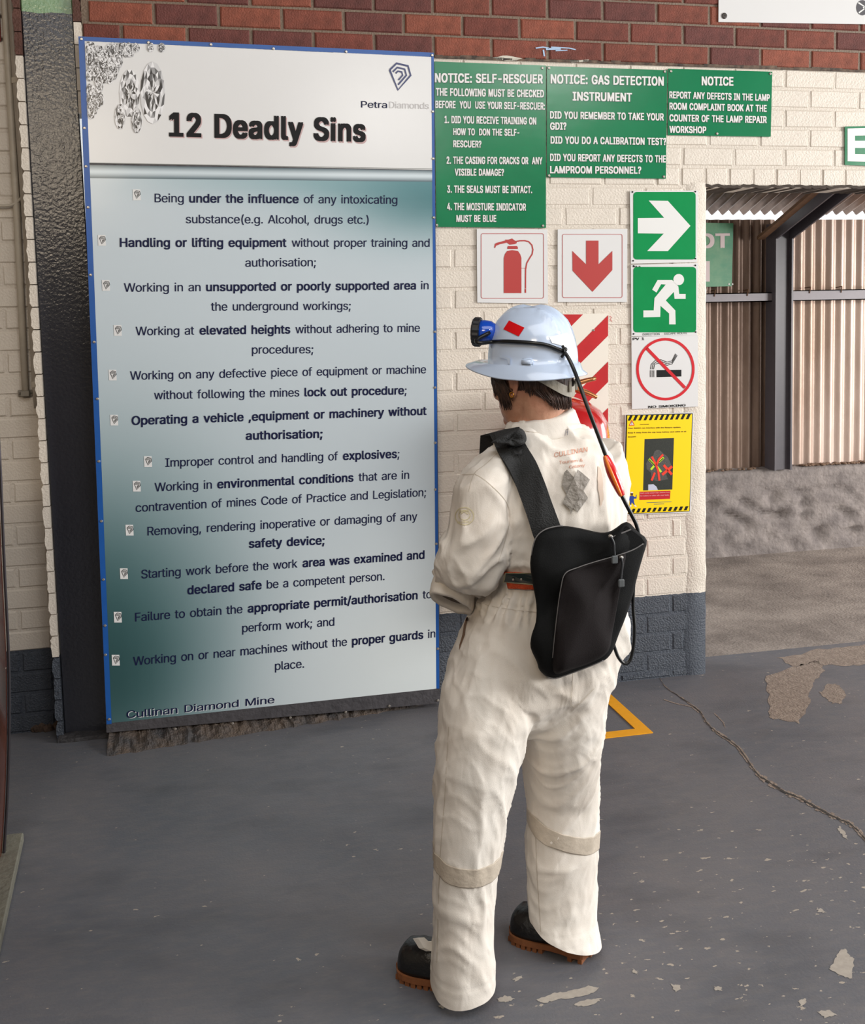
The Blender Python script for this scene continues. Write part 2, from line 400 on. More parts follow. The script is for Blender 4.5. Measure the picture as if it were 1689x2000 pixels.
# ---- the hall around: sheet roof, rear wall, left side wall; the right side is open to the daylight
hallm = mat('hall_wall', (150, 138, 122), 0.8, var=0.15, vscale=2); roofm = mat('hall_roof', (92, 86, 82), 0.7, var=0.2, vscale=3)
bm = BM(); box(bm, (FX0, -9.2, 4.3), (FX1, 0.2, 4.36)); obj('ceiling', bm, roofm, None, label='sheet roof of the hall', kind='structure')
bm = BM(); box(bm, (FX0, -9.15, 0), (FX1, -9.0, 4.3)); obj('wall_rear', bm, hallm, None, label='rear wall of the hall', kind='structure')
bm = BM(); box(bm, (FX0 - 0.1, -9.0, 0), (FX0, 0.4, 4.3)); obj('wall_side', bm, hallm, None, label='far left side wall of the hall', kind='structure')
# ---- wall_back with the opening
XJ = PY(1378, 800).x; ZL = PY(1530, 367).z; XP0 = PY(160, 60).x
wall = empty('wall_back', (0, 0, 0), 'painted brick wall, red above, cream between, navy at the foot', kind='structure')
bm = BM(); T = 0.2
box(bm, (XP0, 0.0, 0.0), (XJ, T, 4.3)); obj('mortar', bm, plaster, wall)
bm = BM(); box(bm, (XJ, 0.0, ZL), (9.0, T, 4.3)); obj('lintel_mortar', bm, plaster, wall)
def brick_mesh(L_, h, dep, seed, jag=0.0015, bv=0.005):
    r = random.Random(seed); bm = BM(); box(bm, (0, -dep, 0), (L_, 0.004, h))
    es = [e for e in bm.edges if all(abs(v.co.y + dep) < 1e-6 for v in e.verts)]
    bmesh.ops.bevel(bm, geom=es, offset=bv, segments=1, affect='EDGES')
    for v in bm.verts: v.co += Vector((r.uniform(-jag, jag), r.uniform(-jag, jag) * (v.co.y < 0), r.uniform(-jag, jag)))
    me = bpy.data.meshes.new('brick'); bm.normal_update(); bm.to_mesh(me); bm.free(); return me
BR = {}
def brick(L_, h, m, parent, x, y, z, dep=0.006):
    key = (round(L_, 3), round(h, 3), m.name, R.randrange(3), dep)
    if key not in BR:
        BR[key] = brick_mesh(L_, h, dep, hash(key[:2]) % 1000 + key[3]); BR[key].materials.append(m)
    o = bpy.data.objects.new('brick', BR[key]); C.objects.link(o); o.parent = parent
    o.location = Vector((x, y + R.uniform(-0.001, 0.001), z)) - Vector(parent.location); return o
MOD = 0.2425; GAP = 0.011
phase = {}
for k in range(-27, 13):
    if k <= -20: base = -0.19307 if k % 2 == 0 else -0.19307 + MOD / 2
    elif k <= -14: base = PY(1332, 307).x + (0 if k % 2 else MOD / 2)
    else: base = PY(884, 500).x + (0 if k % 2 == 0 else MOD / 2)
    phase[k] = base
PX0, PX1 = PY(185, 700, -0.08).x, PY(838, 700, -0.08).x
XE = XJ - 0.085
for k in range(-25, 13):
    zt = zk(k); zb = zk(k + 1)
    if k == 12: zb = 0.0
    h = zt - zb - GAP * 0.9
    xe = 3.45 if zb > ZL - 0.03 else XE + R.uniform(-0.03, 0.02)
    segs = []
    if k == -14:
        segs = [(phase[k] + (i) * MOD, phase[k] + (i + 1) * MOD) for i in range(-12, 0)]
        segs = [s for s in segs if s[1] <= XJ]; x = segs[-1][1]
        while x < 3.45: segs.append((x, x + 0.113)); x += 0.113
    else:
        i0 = int(math.floor((XP0 - phase[k]) / MOD)) - 1
        segs = [(phase[k] + i * MOD, phase[k] + (i + 1) * MOD) for i in range(i0, i0 + 20)]
    for a, b in segs:
        a = max(a, XP0); b = min(b, xe)
        if b - a < 0.035: continue
        if a > PX0 and b < PX1 and zb > 0.12 and zt < 2.62: continue      # behind the big board
        if k <= -20: m_ = reds[R.randrange(4)]
        elif k >= 8: m_ = navy
        else: m_ = cream
        brick(round(b - a - GAP, 2), h, m_, wall, a + GAP / 2, 0, zb + GAP * 0.45, 0.004 if k > -20 else 0.007)
# smooth plastered edge of the jamb
bm = BM(); zs = [i * 0.03 for i in range(int(ZL / 0.03) + 1)] + [ZL + 0.02]
prev = None
for z in zs:
    wj = 0.075 + 0.02 * noise.noise((z * 3, 0, 0)) + R.uniform(-0.006, 0.006); xx = XJ + 0.006 * noise.noise((z * 12, 4, 0)) + R.uniform(-0.002, 0.002)
    row = [bm.verts.new(p) for p in ((XJ - wj - 0.02, -0.001, z), (XJ - wj, -0.006, z), (XJ - 0.006, -0.0065, z), (xx, 0.0, z), (xx, T, z))]
    if prev:
        for i in range(4): bm.faces.new((prev[i], prev[i+1], row[i+1], row[i]))
    prev = row
obj('plaster_edge', bm, plaster, wall, smooth=True)
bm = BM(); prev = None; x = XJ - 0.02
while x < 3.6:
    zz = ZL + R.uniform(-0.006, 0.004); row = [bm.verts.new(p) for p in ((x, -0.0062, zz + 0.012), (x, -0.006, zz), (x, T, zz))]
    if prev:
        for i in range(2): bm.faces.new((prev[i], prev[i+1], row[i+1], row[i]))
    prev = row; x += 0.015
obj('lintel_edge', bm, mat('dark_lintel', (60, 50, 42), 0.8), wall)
# black grime line between the red and cream bricks, and a nail
bm = BM(); x = PY(848, 115).x
while x < 3.3:
    x2 = x + R.uniform(0.03, 0.1); h1 = R.uniform(0.004, 0.011); box(bm, (x, -0.0085, Zr - 0.004), (x2, -0.001, Zr - 0.004 + h1 + 0.004)); x = x2
obj('grime_line', bm, mat('grime', (44, 38, 36), 0.8, col2=(120, 100, 84), vscale=30), wall)
# smears of old paint on the red bricks
smear = mat('old_paint_smear', (206, 200, 186), 0.6); blue = mat('blue_paint_smear', (170, 196, 226), 0.6)
printed('paint_smear', stroke([(1046,94),(1060,92),(1072,94)], 2.5) + stroke([(1066,96),(1095,95)], 4) + stroke([(1076,92),(1112,94),(1124,97)], 2.2) + stroke([(1061,97),(1063,110)], 3) + stroke([(1085,99),(1108,98)], 2), -0.0085, blue, wall)
printed('paint_smear', [ragged([(962,112),(990,108),(1022,114),(1000,119),(970,117)], 1.5, 3), ragged([(1112,118),(1150,116),(1148,121),(1115,122)], 1, 2)], -0.0085, smear, wall)
# ---- brick sliver beside the column, the column, the recessed wall on the left
LC = lambda y: 41 + 0.0604 * (y - 20)
pillar = tag(bpy.data.objects.new('column', None), 'black glossy painted square column with a green top beside the big poster', 'column'); C.objects.link(pillar)
colm = paint_split('column_paint', [(-9, (52, 53, 60)), (PY(90, 22).z, (126, 158, 118))], 0.17, 18, 0.014, 0.13, 85, coat=0.0, bdist=0.012)
bm = BM()
pts = [PY(LC(-40), -40, 0.02), PY(LC(-40) + 101, -40, 0.02), PY(230, 1466, 0.02), PY(LC(1466), 1466, 0.02)]
for p in pts[2:]: p.z = 0.0
prism(bm, pts, (0, 0.2, 0)); bevel(bm, 0.004); obj('column_shaft', bm, colm, pillar)
xl_, xr_ = pts[3].x, pts[2].x
bm = BM(); box(bm, (xl_ - 0.02, -0.035, 0), (xr_ + 0.12, 0.1, 0.018)); bmesh.ops.subdivide_edges(bm, edges=bm.edges[:], cuts=4, use_grid_fill=True)
for v in bm.verts: v.co += Vector(noise.noise_vector(v.co * 25)) * 0.01
obj('column_footing', bm, mat('rough_footing', (62, 60, 62), 0.8, var=0.4, vscale=40, bump=0.8), pillar)
wl = empty('wall_left', (0, 0, 0), 'recessed cream and navy brick wall left of the black column', kind='structure')
YL = 0.12
bm = BM(); box(bm, (-4.0, YL, 0.0), (xl_ + 0.04, YL + 0.15, 4.3)); obj('mortar', bm, plaster, wl)
ph = PY(36, 1170, YL).x; xr2 = xl_ - 0.02
ZL0 = PY(60, 1271, YL).z
for k in range(-25, 13):
    zt = zk(k) + (ZL0 - Zn); zb = zt - P
    if zb < 0: zb = 0
    b0 = ph if k % 2 == 0 else ph + MOD / 2
    m_ = navy if k >= 8 else cream
    for i in range(-3, 3):
        a = b0 + i * MOD; b = min(a + MOD, xr2 + 0.03)
        if b - a < 0.04 or (zt < 0.2 and a > ph - 0.05 and k == 11): continue
        brick(round(b - a - GAP, 2), zt - zb - GAP * 0.9, m_, wl, a + GAP / 2, YL, zb + GAP * 0.45, 0.006)
bm = BM(); hx = PY(98, 1430, YL)
for i in range(16): ballm(bm, (hx.x + R.uniform(-0.06, 0.03), YL - R.uniform(0, 0.012), max(0.01, hx.z + R.uniform(-0.06, 0.03))), R.uniform(0.008, 0.02), 1)
obj('crumbled_brick', bm, mat('crumbled_brick', (92, 74, 62), 0.9, var=0.5, vscale=30, bump=0.8), wl, kind='stuff')
# sliver of bricks each side of the column: pieces with ragged outer edges
browns = mat('brown_brick', (96, 62, 52), 0.75, var=0.3, vscale=25, bump=0.5, bscale=120)
def sliver(xa, xb, k, side, shift):
    zt = zk(k) + shift; zb = max(0, zt - P + 0.004); zm = (zt + zb) / 2
    t = 1 - zm / 2.8; bm = BM()
    a0, b0 = xa + side * 0, xb
    n = 6; L1 = []; 
    for i in range(n + 1):
        z = zb + (zt - zb) * i / n; e = R.uniform(-0.003, 0.003) + (0.004 if i in (0, n) else 0)
        L1.append((a0 + (e if side < 0 else 0), z, b0 - (e if side > 0 else 0)))
    vs = [bm.verts.new((p[0], -0.003, p[1])) for p in L1] + [bm.verts.new((p[2], -0.003, p[1])) for p in L1[::-1]]
    f = bm.faces.new(vs); r = bmesh.ops.extrude_face_region(bm, geom=[f])
    bmesh.ops.translate(bm, verts=[v for v in r['geom'] if isinstance(v, bmesh.types.BMVert)], vec=(0, 0.12, 0)); bmesh.ops.recalc_face_normals(bm, faces=bm.faces[:])
    return bm
for k in range(-25, 13):
    zc = zk(k + 0.5); t = (pts[0].z - zc) / pts[0].z
    xe = pts[0].x + (pts[3].x - pts[0].x) * t
    zc_ = zc; top_z = PY(38, 72).z
    m_ = navy if k >= 8 else (browns if zc > top_z else cream)
    obj('brick', sliver(xe - 0.027, xe - 0.001, k, -1, ZL0 - Zn), m_, wl)
    if k <= -17:
        xw = pts[1].x + (pts[2].x - pts[1].x) * t
        obj('brick', sliver(xw + 0.001, max(xw + 0.03, XP0), k, 1, 0.0), browns if zc > PY(150, 56).z else cream, wall)
# rubble ledge under the big board
bm = BM(); n1 = 60; rows = []
for i in range(n1 + 1):
    px = 215 + (860 - 215) * i / n1; f = i / n1; row = []
    bx = PY(px, 1400, 0).x; wdt = 0.20 * (1 - f) ** 0.8 + 0.012 * noise.noise((i * 0.5, 1, 0)) + 0.012
    for j, (yy, zz) in enumerate(((0.03, 0.045 * (1 - f * 0.6)), (-0.03, 0.04 * (1 - f * 0.6)), (-wdt * 0.7, 0.018), (-wdt, 0.0))):
        row.append(bm.verts.new((bx + R.uniform(-0.003, 0.003), yy + R.uniform(-0.006, 0.006), max(0, zz + (R.uniform(-0.006, 0.006) if zz else 0)))))
    rows.append(row)
for a, b in zip(rows, rows[1:]):
    for j in range(3): bm.faces.new((a[j], b[j], b[j+1], a[j+1]))
bmesh.ops.recalc_face_normals(bm, faces=bm.faces[:]); bmesh.ops.subdivide_edges(bm, edges=bm.edges[:], cuts=2, use_grid_fill=True)
for v in bm.verts:
    if v.co.z > 0.001: v.co.z = max(0.001, v.co.z + 0.008 * noise.noise(v.co * 60)); v.co.y += 0.01 * noise.noise(v.co * 45)
obj('crumbling_ledge', bm, mat('crumbled_mortar', (64, 63, 65), 0.85, col2=(98, 84, 73), vscale=9, bump=1.0, bscale=110), floor, smooth=False)
# ---- pipes on the left wall
pipem = mat('cream_pipe_paint', (196, 186, 170), 0.45, var=0.15, vscale=12)
def pp(lst, y): return [PY(a, b, y) for a, b in lst]
pt = empty('conduit_pipe', pp([(50, 765)], YL - 0.02)[0], 'cream painted conduit on the left brick wall, ending lower in a bolted clamp', 'pipe')
bm = BM(); tube(bm, pp([(4, -60), (9, 0), (31, 380), (36, 480), (50, 768)], YL - 0.022), 0.0135, 12); obj('pipe', bm, pipem, pt, smooth=True)
bm = BM(); c = PY(50, 768, YL - 0.02); box(bm, (c.x - 0.03, YL - 0.012, c.z - 0.012), (c.x + 0.03, YL - 0.002, c.z + 0.012)); box(bm, (c.x - 0.016, YL - 0.04, c.z - 0.011), (c.x + 0.016, YL - 0.004, c.z + 0.011)); bevel(bm, 0.002)
for s in (-1, 1): ballm(bm, (c.x + s * 0.023, YL - 0.014, c.z), 0.006, 1)
obj('clamp', bm, mat('grey_clamp', (140, 134, 124), 0.4, metal=0.4), pt)
pt = empty('conduit_pipe', PY(73, 800, YL - 0.05), 'thinner cream painted conduit close beside the column with couplings', 'pipe')
bm = BM(); tube(bm, pp([(17, -60), (21, 0), (31, 158), (46, 380), (54, 480), (69, 750), (73, 797)], YL - 0.05), 0.0125, 12); obj('pipe', bm, mat('grey_pipe_paint', (168, 158, 146), 0.45, var=0.15, vscale=12), pt, smooth=True)
for a, b, c_, d in ((30.5, 152, 31.2, 163), (68.6, 745, 69.3, 756)):
    bm = BM(); tube(bm, pp([(a, b), (c_, d)], YL - 0.05), 0.0155, 12); obj('coupling', bm, pipem, pt)
bm = BM(); tube(bm, pp([(-40, 399), (8, 402), (28, 398), (38, 390), (44, 384)], YL - 0.03), 0.0055, 8, smooth=4)
tag(obj('branch_cable', bm, pipem, None, smooth=True), 'thin cream cable bending off the conduits to the left edge', 'cable')
bm = BM(); a = PY(3, 82, YL - 0.005); box(bm, (a.x - 0.5, YL - 0.02, a.z), (a.x, YL - 0.006, a.z + 0.6)); bevel(bm, 0.002)
o = obj('red_panel', bm, mat('dark_red_paint', (110, 20, 14), 0.4), None, label='dark red panel on the left wall, cut by the top left corner', cat='panel')
# ---- annex beyond the opening
steel = mat('dark_steel_paint', (84, 80, 86), 0.4, var=0.1, vscale=20)
rust = mat('rusty_steel', (110, 78, 54), 0.7, var=0.3, vscale=30)
YA = 1.98
low = PY(1500, 917, YA).z
def conc(name): return mat(name, (140, 132, 128), 0.85, col2=(108, 101, 99), vscale=9, bump=1.0, bscale=32)
bm = BM(); nx, nz = 150, 26; rows = []
XA0, XA1 = 1.3, 7.0
for j in range(nz + 1):
    row = []
    for i in range(nx + 1):
        x = XA0 + (XA1 - XA0) * i / nx; z = low * j / nz
        pit = max(0, noise.noise((x * 9, z * 14, 3)) - 0.05) * max(0, 1 - abs(z / low - 0.42) * 2.2) * 0.16
        row.append(bm.verts.new((x, YA + pit + 0.006 * noise.noise((x * 25, z * 25, 0)) - 0.03 * (1 - j / nz) ** 3 + (0.012 if j == nz else 0), z + (0.008 * noise.noise((x * 20, 0, 0)) if j == nz else 0))))
    rows.append(row)
top = [bm.verts.new((XA0 + (XA1 - XA0) * i / nx, YA + 0.25, low + 0.01)) for i in range(nx + 1)]
rows.append(top)
for a, b in zip(rows, rows[1:]):
    for i in range(nx): bm.faces.new((a[i], a[i+1], b[i+1], b[i]))
lw = obj('wall_low_concrete', bm, conc('rough_concrete'), None, smooth=True, label='rough pitted low concrete wall under the corrugated sheets', kind='structure')
def corr_mat(name, c1, c2):
    return mat(name, c1, 0.42, metal=0.35, col2=c2, vscale=1.6, bump=0.15, bscale=30, stretch=(1, 1, 0.35))
zinc = corr_mat('corrugated_iron', (216, 196, 184), (170, 146, 130)); zinc2 = corr_mat('rusty_corrugated_iron', (150, 128, 114), (88, 66, 54))
def corrugated(name, x0, x1, fn, m, parent, pitch=0.0755, amp=0.0115, per=8, nl=1):
    bm = BM(); n = int(round((x1 - x0) / pitch * per)); rows = [[] for _ in range(nl + 1)]
    for i in range(n + 1):
        x = x0 + (x1 - x0) * i / n; a = amp * math.cos(2 * math.pi * (x) / pitch)
        for j in range(nl + 1): rows[j].append(bm.verts.new(fn(x, j / nl, a)))
    for a, b in zip(rows, rows[1:]):
        for i in range(n): bm.faces.new((a[i], a[i+1], b[i+1], b[i]))
    return obj(name, bm, m, parent, smooth=True)
wa = empty('wall_annex', (0, 0, 0), 'corrugated iron sheet wall of the lean-to beyond the opening', kind='structure')
ZE = PY(1450, 429, 2.08).z
sw = 0.6795
xs0 = PY(1512, 700, 2.08).x - 3 * sw + 0.012
for i in range(8):
    x0 = xs0 + i * sw; yy = 2.075 + (0.004 if i % 2 else 0)
    zt = ZE - (0.0 if i != 2 else 0.0)
    corrugated('corrugated_sheet', x0, x0 + sw + (0.03 if i != 2 else -0.012), lambda x, t, a, yy=yy, zt=zt: (x, yy + a, low + (zt - low) * t), zinc2 if i < 3 else zinc, wa)
# roof: slopes up towards the wall
SL = 0.36
rf = empty('ceiling_lean_to', (0, 0, 0), 'sloping corrugated iron roof of the lean-to', kind='structure')
for i in range(8):
    x0 = xs0 + i * sw
    corrugated('roof_sheet', x0, x0 + sw + 0.03, lambda x, t, a: (x, 2.14 - 2.05 * t, ZE + 0.05 + 2.05 * SL * t + a * 1.3), zinc2, rf, amp=0.0125)
fr = empty('steel_frame', PY(1530, 915, 1.93), 'dark grey painted steel portal post and rafter in front of the corrugated sheets', 'frame')
YP = 1.93
bm = BM(); a = PY(1512, 700, YP).x; b = PY(1546, 700, YP).x; zt = PY(1530, 436, YP).z
box(bm, (a, YP - 0.012, low), (a + 0.012, YP + 0.11, zt)); box(bm, (b - 0.012, YP - 0.012, low), (b, YP + 0.11, zt)); box(bm, (a + 0.012, YP + 0.02, low), (b - 0.012, YP + 0.03, zt))
obj('post', bm, steel, fr)
bm = BM(); 
for xa, xb, da, db in ((a, a + 0.012, 0, 0.1), (b - 0.012, b, 0, 0.1), (a + 0.012, b - 0.012, 0.0, 0.01)):
    prism(bm, [(xa, YP - 0.01, zt - da), (xb, YP - 0.01, zt - da), (xb, 0.25, zt - da + (YP - 0.26) * SL), (xa, 0.25, zt - da + (YP - 0.26) * SL)][::-1], (0, 0, -(db - da) if db - da > 0.02 else -0.012))
obj('rafter', bm, steel, fr)
bm = BM(); prism(bm, [(a - 0.10, YP + 0.05, zt - 0.10), (a - 0.05, YP + 0.05, zt - 0.10), (a - 0.05, 0.25, zt - 0.06 + 1.7 * SL), (a - 0.10, 0.25, zt - 0.06 + 1.7 * SL)], (0, 0, 0.02)); obj('angle_brace', bm, rust, fr)
for x0p, x1p, y0p, y1p in ((1360, 1511, 571, 589), (1547, 1800, 568, 589)):
    bm = BM(); a_ = PY(x0p, 580, 1.97); b_ = PY(x1p, 580, 1.97); z1 = PY(1500, y0p, 1.97).z; z0 = PY(1500, y1p, 1.97).z
    x_a, x_b = (a_.x, b_.x) if x0p < 1500 else (a_.x, 7.0)
    box(bm, (x_a, 1.965, z0), (x_b, 2.05, z0 + 0.006)); box(bm, (x_a, 1.965, z0), (x_b, 1.971, z1)); box(bm, (x_a, 1.965, z1 - 0.006), (x_b, 2.05, z1))
    o = obj('rail', bm, mat('grey_rail_paint', (128, 122, 128), 0.45, var=0.1), fr)
    x = x_a + 0.12
    while x < min(x_b, 4.6):
        bm = BM(); tube(bm, [(x, 1.962, z1 - 0.02), (x, 1.955, z1 + 0.005), (x + 0.01, 1.97, z1 + 0.02), (x + 0.02, 2.05, z1 + 0.015)], 0.0035, 6); obj('hook_bolt', bm, rust, o); x += 0.23
# loose rubble on the ledge
bm = BM()
for i in range(240):
    x = R.uniform(2.9, 5.2)
    if 3.6 < x < 3.9: x += 0.4
    r_ = R.uniform(0.005, 0.016); ballm(bm, (x, YA + R.uniform(0.0, 0.06), low + r_ * 0.3 + 0.006), r_, 1, (1.2, 1, 0.6))
tag(obj('rubble', bm, mat('rubble', (128, 104, 86), 0.9, var=0.4, vscale=30)), 'loose gravel and dirt along the top of the low concrete wall', 'rubble', kind='stuff')
# ================================================================ BOARDS AND SIGNS
white = mat('white_enamel', (222, 222, 222), 0.25, var=0.02, vscale=3)
ink = mat('black_print', (20, 20, 22), 0.5, spec=0.2); navyink = mat('navy_print', (20, 26, 62), 0.5, spec=0.2)
wprint = mat('white_print', (226, 226, 224), 0.3); redp = mat('red_print', (178, 62, 60), 0.35)
chrome = mat('rivet_metal', (190, 184, 176), 0.3, metal=0.8)
def rivets(parent, pts, y, r=0.0055, m=None, name='rivet'):
    me = None
    for a, b in pts:
        if me is None:
            bm = BM(); lathe(bm, (0, 0, 0), [(r, 0.001), (r, -0.001), (r * 0.7, -0.0028), (r * 0.25, -0.003), (r * 0.2, -0.0012)], 10, 'y')
            me = bpy.data.meshes.new(name); bm.to_mesh(me); bm.free(); me.materials.append(m or chrome)
        o = bpy.data.objects.new(name, me); C.objects.link(o); o.parent = parent; o.location = Q(a, b, y) - Vector(wloc(parent))
# ---- the big poster board
YB = -0.085
def poster_mat():
    M = bpy.data.materials.new('poster_print'); M.use_nodes = True; nt = M.node_tree; N = nt.nodes; L = nt.links; b = N['Principled BSDF']
    at = N.new('ShaderNodeAttribute'); at.attribute_name = 'tone'; L.new(at.outputs['Color'], b.inputs['Base Color'])
    b.inputs['Roughness'].default_value = 0.22
    tc = N.new('ShaderNodeTexCoord'); n = N.new('ShaderNodeTexNoise'); n.inputs['Scale'].default_value = 3; L.new(tc.outputs['Object'], n.inputs[0])
    bp = N.new('ShaderNodeBump'); bp.inputs['Strength'].default_value = 0.12; bp.inputs['Distance'].default_value = 0.02; L.new(n.outputs[0], bp.inputs['Height']); L.new(bp.outputs[0], b.inputs['Normal'])
    return M
board = empty('poster_board', Q(530, 1400, YB), 'tall white and teal safety poster board with blue border, listing twelve numbered-less rules', 'poster')
board['label'] = 'tall blue-edged poster board headed 12 Deadly Sins, standing against the black column'
sheet('backing_sheet', [(153, 71), (847, 103), (860, 1373), (208, 1431)], YB, 0.045, mat('grey_steel_sheet', (84, 82, 86), 0.5, metal=0.3, var=0.3, vscale=25, bump=0.3), board)
blu = mat('blue_border', (24, 84, 160), 0.35, var=0.08, vscale=20)
def bar(pl, name, m, y): return printed(name, pl, y, m, board)
y1_ = YB - 0.002
bar([[(153,71),(847,103),(847,112),(158,80)]], 'border', blu, y1_); bar([[(153,71),(165,72),(218,1414),(208,1415)]], 'border', blu, y1_ - 0.0004)
bar([[(842,103),(847,103),(858,1345),(852,1345)]], 'border', blu, y1_ - 0.0004)
# header print
bar([[(165,80),(842,111),(844,332),(174,318)]], 'header_print', white, y1_)
# printed body: vertex tones on a grid
def lerp(a, b, t): return a + (b - a) * t
def body_tone(u, v):
    c = np.array([196, 207, 214.]) 
    edge = abs(u - 0.5) * 2
    teal = np.array([78, 122, 128.]); deep = np.array([38, 76, 78.]); pale = np.array([214, 222, 224.])
    k = math.exp(-((u - 1.02) / 0.30) ** 2 - ((v - 0.02) / 0.085) ** 2); c = c * (1 - k) + teal * k
    k = 0.5 * math.exp(-((v - 0.0) / 0.035) ** 2) * min(1, max(0, u * 1.3)); c = c * (1 - k) + teal * 1.15 * k
    k = 0.85 * math.exp(-((u + 0.05) / 0.42) ** 2 - ((v - 0.82) / 0.30) ** 2); c = c * (1 - k) + deep * k
    k = 0.75 * math.exp(-((u + 0.02) / 0.25) ** 2 - ((v - 0.93) / 0.14) ** 2); c = c * (1 - k) + deep * 0.9 * k
    k = 0.6 * math.exp(-((u - 1.1) / 0.5) ** 2 - ((v - 0.5) / 0.3) ** 2); c = c * (1 - k) + (c * 0.9) * k
    k = min(1, max(0, (v - 0.62) / 0.3)) * min(1, max(0, (u - 0.35) / 0.5)); c = c * (1 - k) + pale * k
    return c
def tone_grid(name, quad, y, nu, nv, fn, m, parent):
    bm = BM(); ly = bm.loops.layers.float_color.new('tone'); g = []
    (ax, ay), (bx, by), (cx, cy), (dx, dy) = quad
    for j in range(nv + 1):
        v = j / nv; row = []
        for i in range(nu + 1):
            u = i / nu; px = lerp(lerp(ax, bx, u), lerp(dx, cx, u), v); py = lerp(lerp(ay, by, u), lerp(dy, cy, u), v)
            row.append((bm.verts.new(Q(px, py, y)), (*lin(fn(u, v)), 1)))
        g.append(row)
    for j in range(nv):
        for i in range(nu):
            cs = [g[j][i], g[j+1][i], g[j+1][i+1], g[j][i+1]]; f = bm.faces.new([c[0] for c in cs]); f.normal_update()
            for l, c in zip(f.loops, cs): l[ly] = c[1]
            if f.normal.y > 0: f.normal_flip()
    return obj(name, bm, m, parent)
PM = poster_mat()
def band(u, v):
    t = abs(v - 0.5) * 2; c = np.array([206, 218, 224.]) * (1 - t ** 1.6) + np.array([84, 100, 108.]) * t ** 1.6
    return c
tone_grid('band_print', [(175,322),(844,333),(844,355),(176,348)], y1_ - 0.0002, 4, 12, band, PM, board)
tone_grid('body_print', [(176,348),(844,355),(852,1345),(218,1412)], y1_, 24, 60, body_tone, PM, board)
bar(stroke([(174,318),(844,330)], 1.5), 'rule_print', mat('grey_print', (140, 142, 138), 0.4), y1_ - 0.0006)
yt_ = y1_ - 0.0012
line(board, '12 Deadly Sins', 332, 267, 716, 279, 62, yt_ + 0.0004, mat('rose_shadow_print', (190, 160, 160), 0.4), 2, 'title_shadow')
line(board, '12 Deadly Sins', 330, 265, 714, 276, 62, yt_ - 0.0003, ink, 2, 'title')
line(board, 'Petra', 705, 210, 756, 211, 18, yt_, navyink, 0); line(board, 'Diamonds', 760, 211, 838, 213, 18, yt_, mat('pale_grey_print', (196, 194, 194), 0.4), 0)
ROWS = [('Being *under the influence* of any intoxicating',302,395,776,398),('substance(e.g. Alcohol, drugs etc.)',363,436,720,437),
('*Handling or lifting equipment* without proper training and',234,482,839,482),('authorisation;',479,521,617,520),
('Working in an *unsupported or poorly supported area* in',242,570,837,565),('the underground workings;',412,607,685,605),
('Working at *elevated heights* without adhering to mine',265,655,820,648),('procedures;',492,691,612,690),
('Working on any defective piece of equipment or machine',254,742,832,729),('without following the mines *lock out procedure*;',301,780,794,770),
('*Operating a vehicle ,equipment or machinery without*',257,830,833,810),('*authorisation;*',480,859,630,855),
('Improper control and handling of *explosives*;',323,912,780,894),('Working in *environmental conditions* that are in',302,960,799,935),
('contravention of mines Code of Practice and Legislation;',265,1000,832,969),('Removing, rendering inoperative or damaging of any',288,1046,815,1016),
('*safety device;*',486,1070,634,1063),('Starting work before the work *area was examined and*',276,1130,829,1091),
('*declared safe* be a competent person.',366,1161,751,1133),('Failure to obtain the *appropriate permit/authorisation* to',264,1214,843,1168),
('perform work; and',473,1235,653,1222),('Working on or near machines without the *proper guards* in',260,1300,850,1245),('place.',537,1309,594,1304)]
for s, a, b, c, d in ROWS: line(board, s, a, b, c, d, 23.5, yt_, navyink, 0)
line(board, 'Cullinan Diamond Mine', 248.5, 1404, 537.5, 1374, 20, yt_ + 0.0004, mat('pale_bevel_print', (200, 204, 208), 0.4), 0)
line(board, 'Cullinan Diamond Mine', 247, 1403, 536, 1373, 20, yt_, navyink, 0)
def gem(cx, cy, s, m1, m2, parent, y):
    K = [(-0.62,-0.5),(-0.1,-1.0),(0.75,-0.8),(0.95,-0.1),(0.0,1.0)]
    fill = [[(cx + a*s*w_, cy + b*s) for a, b in K] for w_ in (1,)]
    if m1: printed('emblem', fill, y, m1, parent)
    st = []
    for f, g in ((0.9, 0.13), (0.58, 0.12), (0.3, 0.11)):
        pts = [(cx + a*s*f + 0.05*s*(1-f), cy + (b*f - 0.12*(1-f))*s) for a, b in K]; st += stroke(pts + ([pts[0]] if f > 0.8 else []), g * s)
    printed('emblem', st, y - 0.0004, m2, parent)
gem(777, 150, 29, None, mat('emblem_blue', (26, 40, 96), 0.3), board, yt_)
for a, b in ((267,380),(199,469),(207,557),(230,645),(220,732),(223,820),(289,901),(267,949),(253,1035),(242,1120),(230,1205),(226,1289)):
    printed('bullet_square', [[(a-8,b-10),(a+7,b-10),(a+8,b+11),(a-7,b+11)]], yt_, white, board); gem(a, b, 8.5, None, ink, board, yt_ - 0.0004)
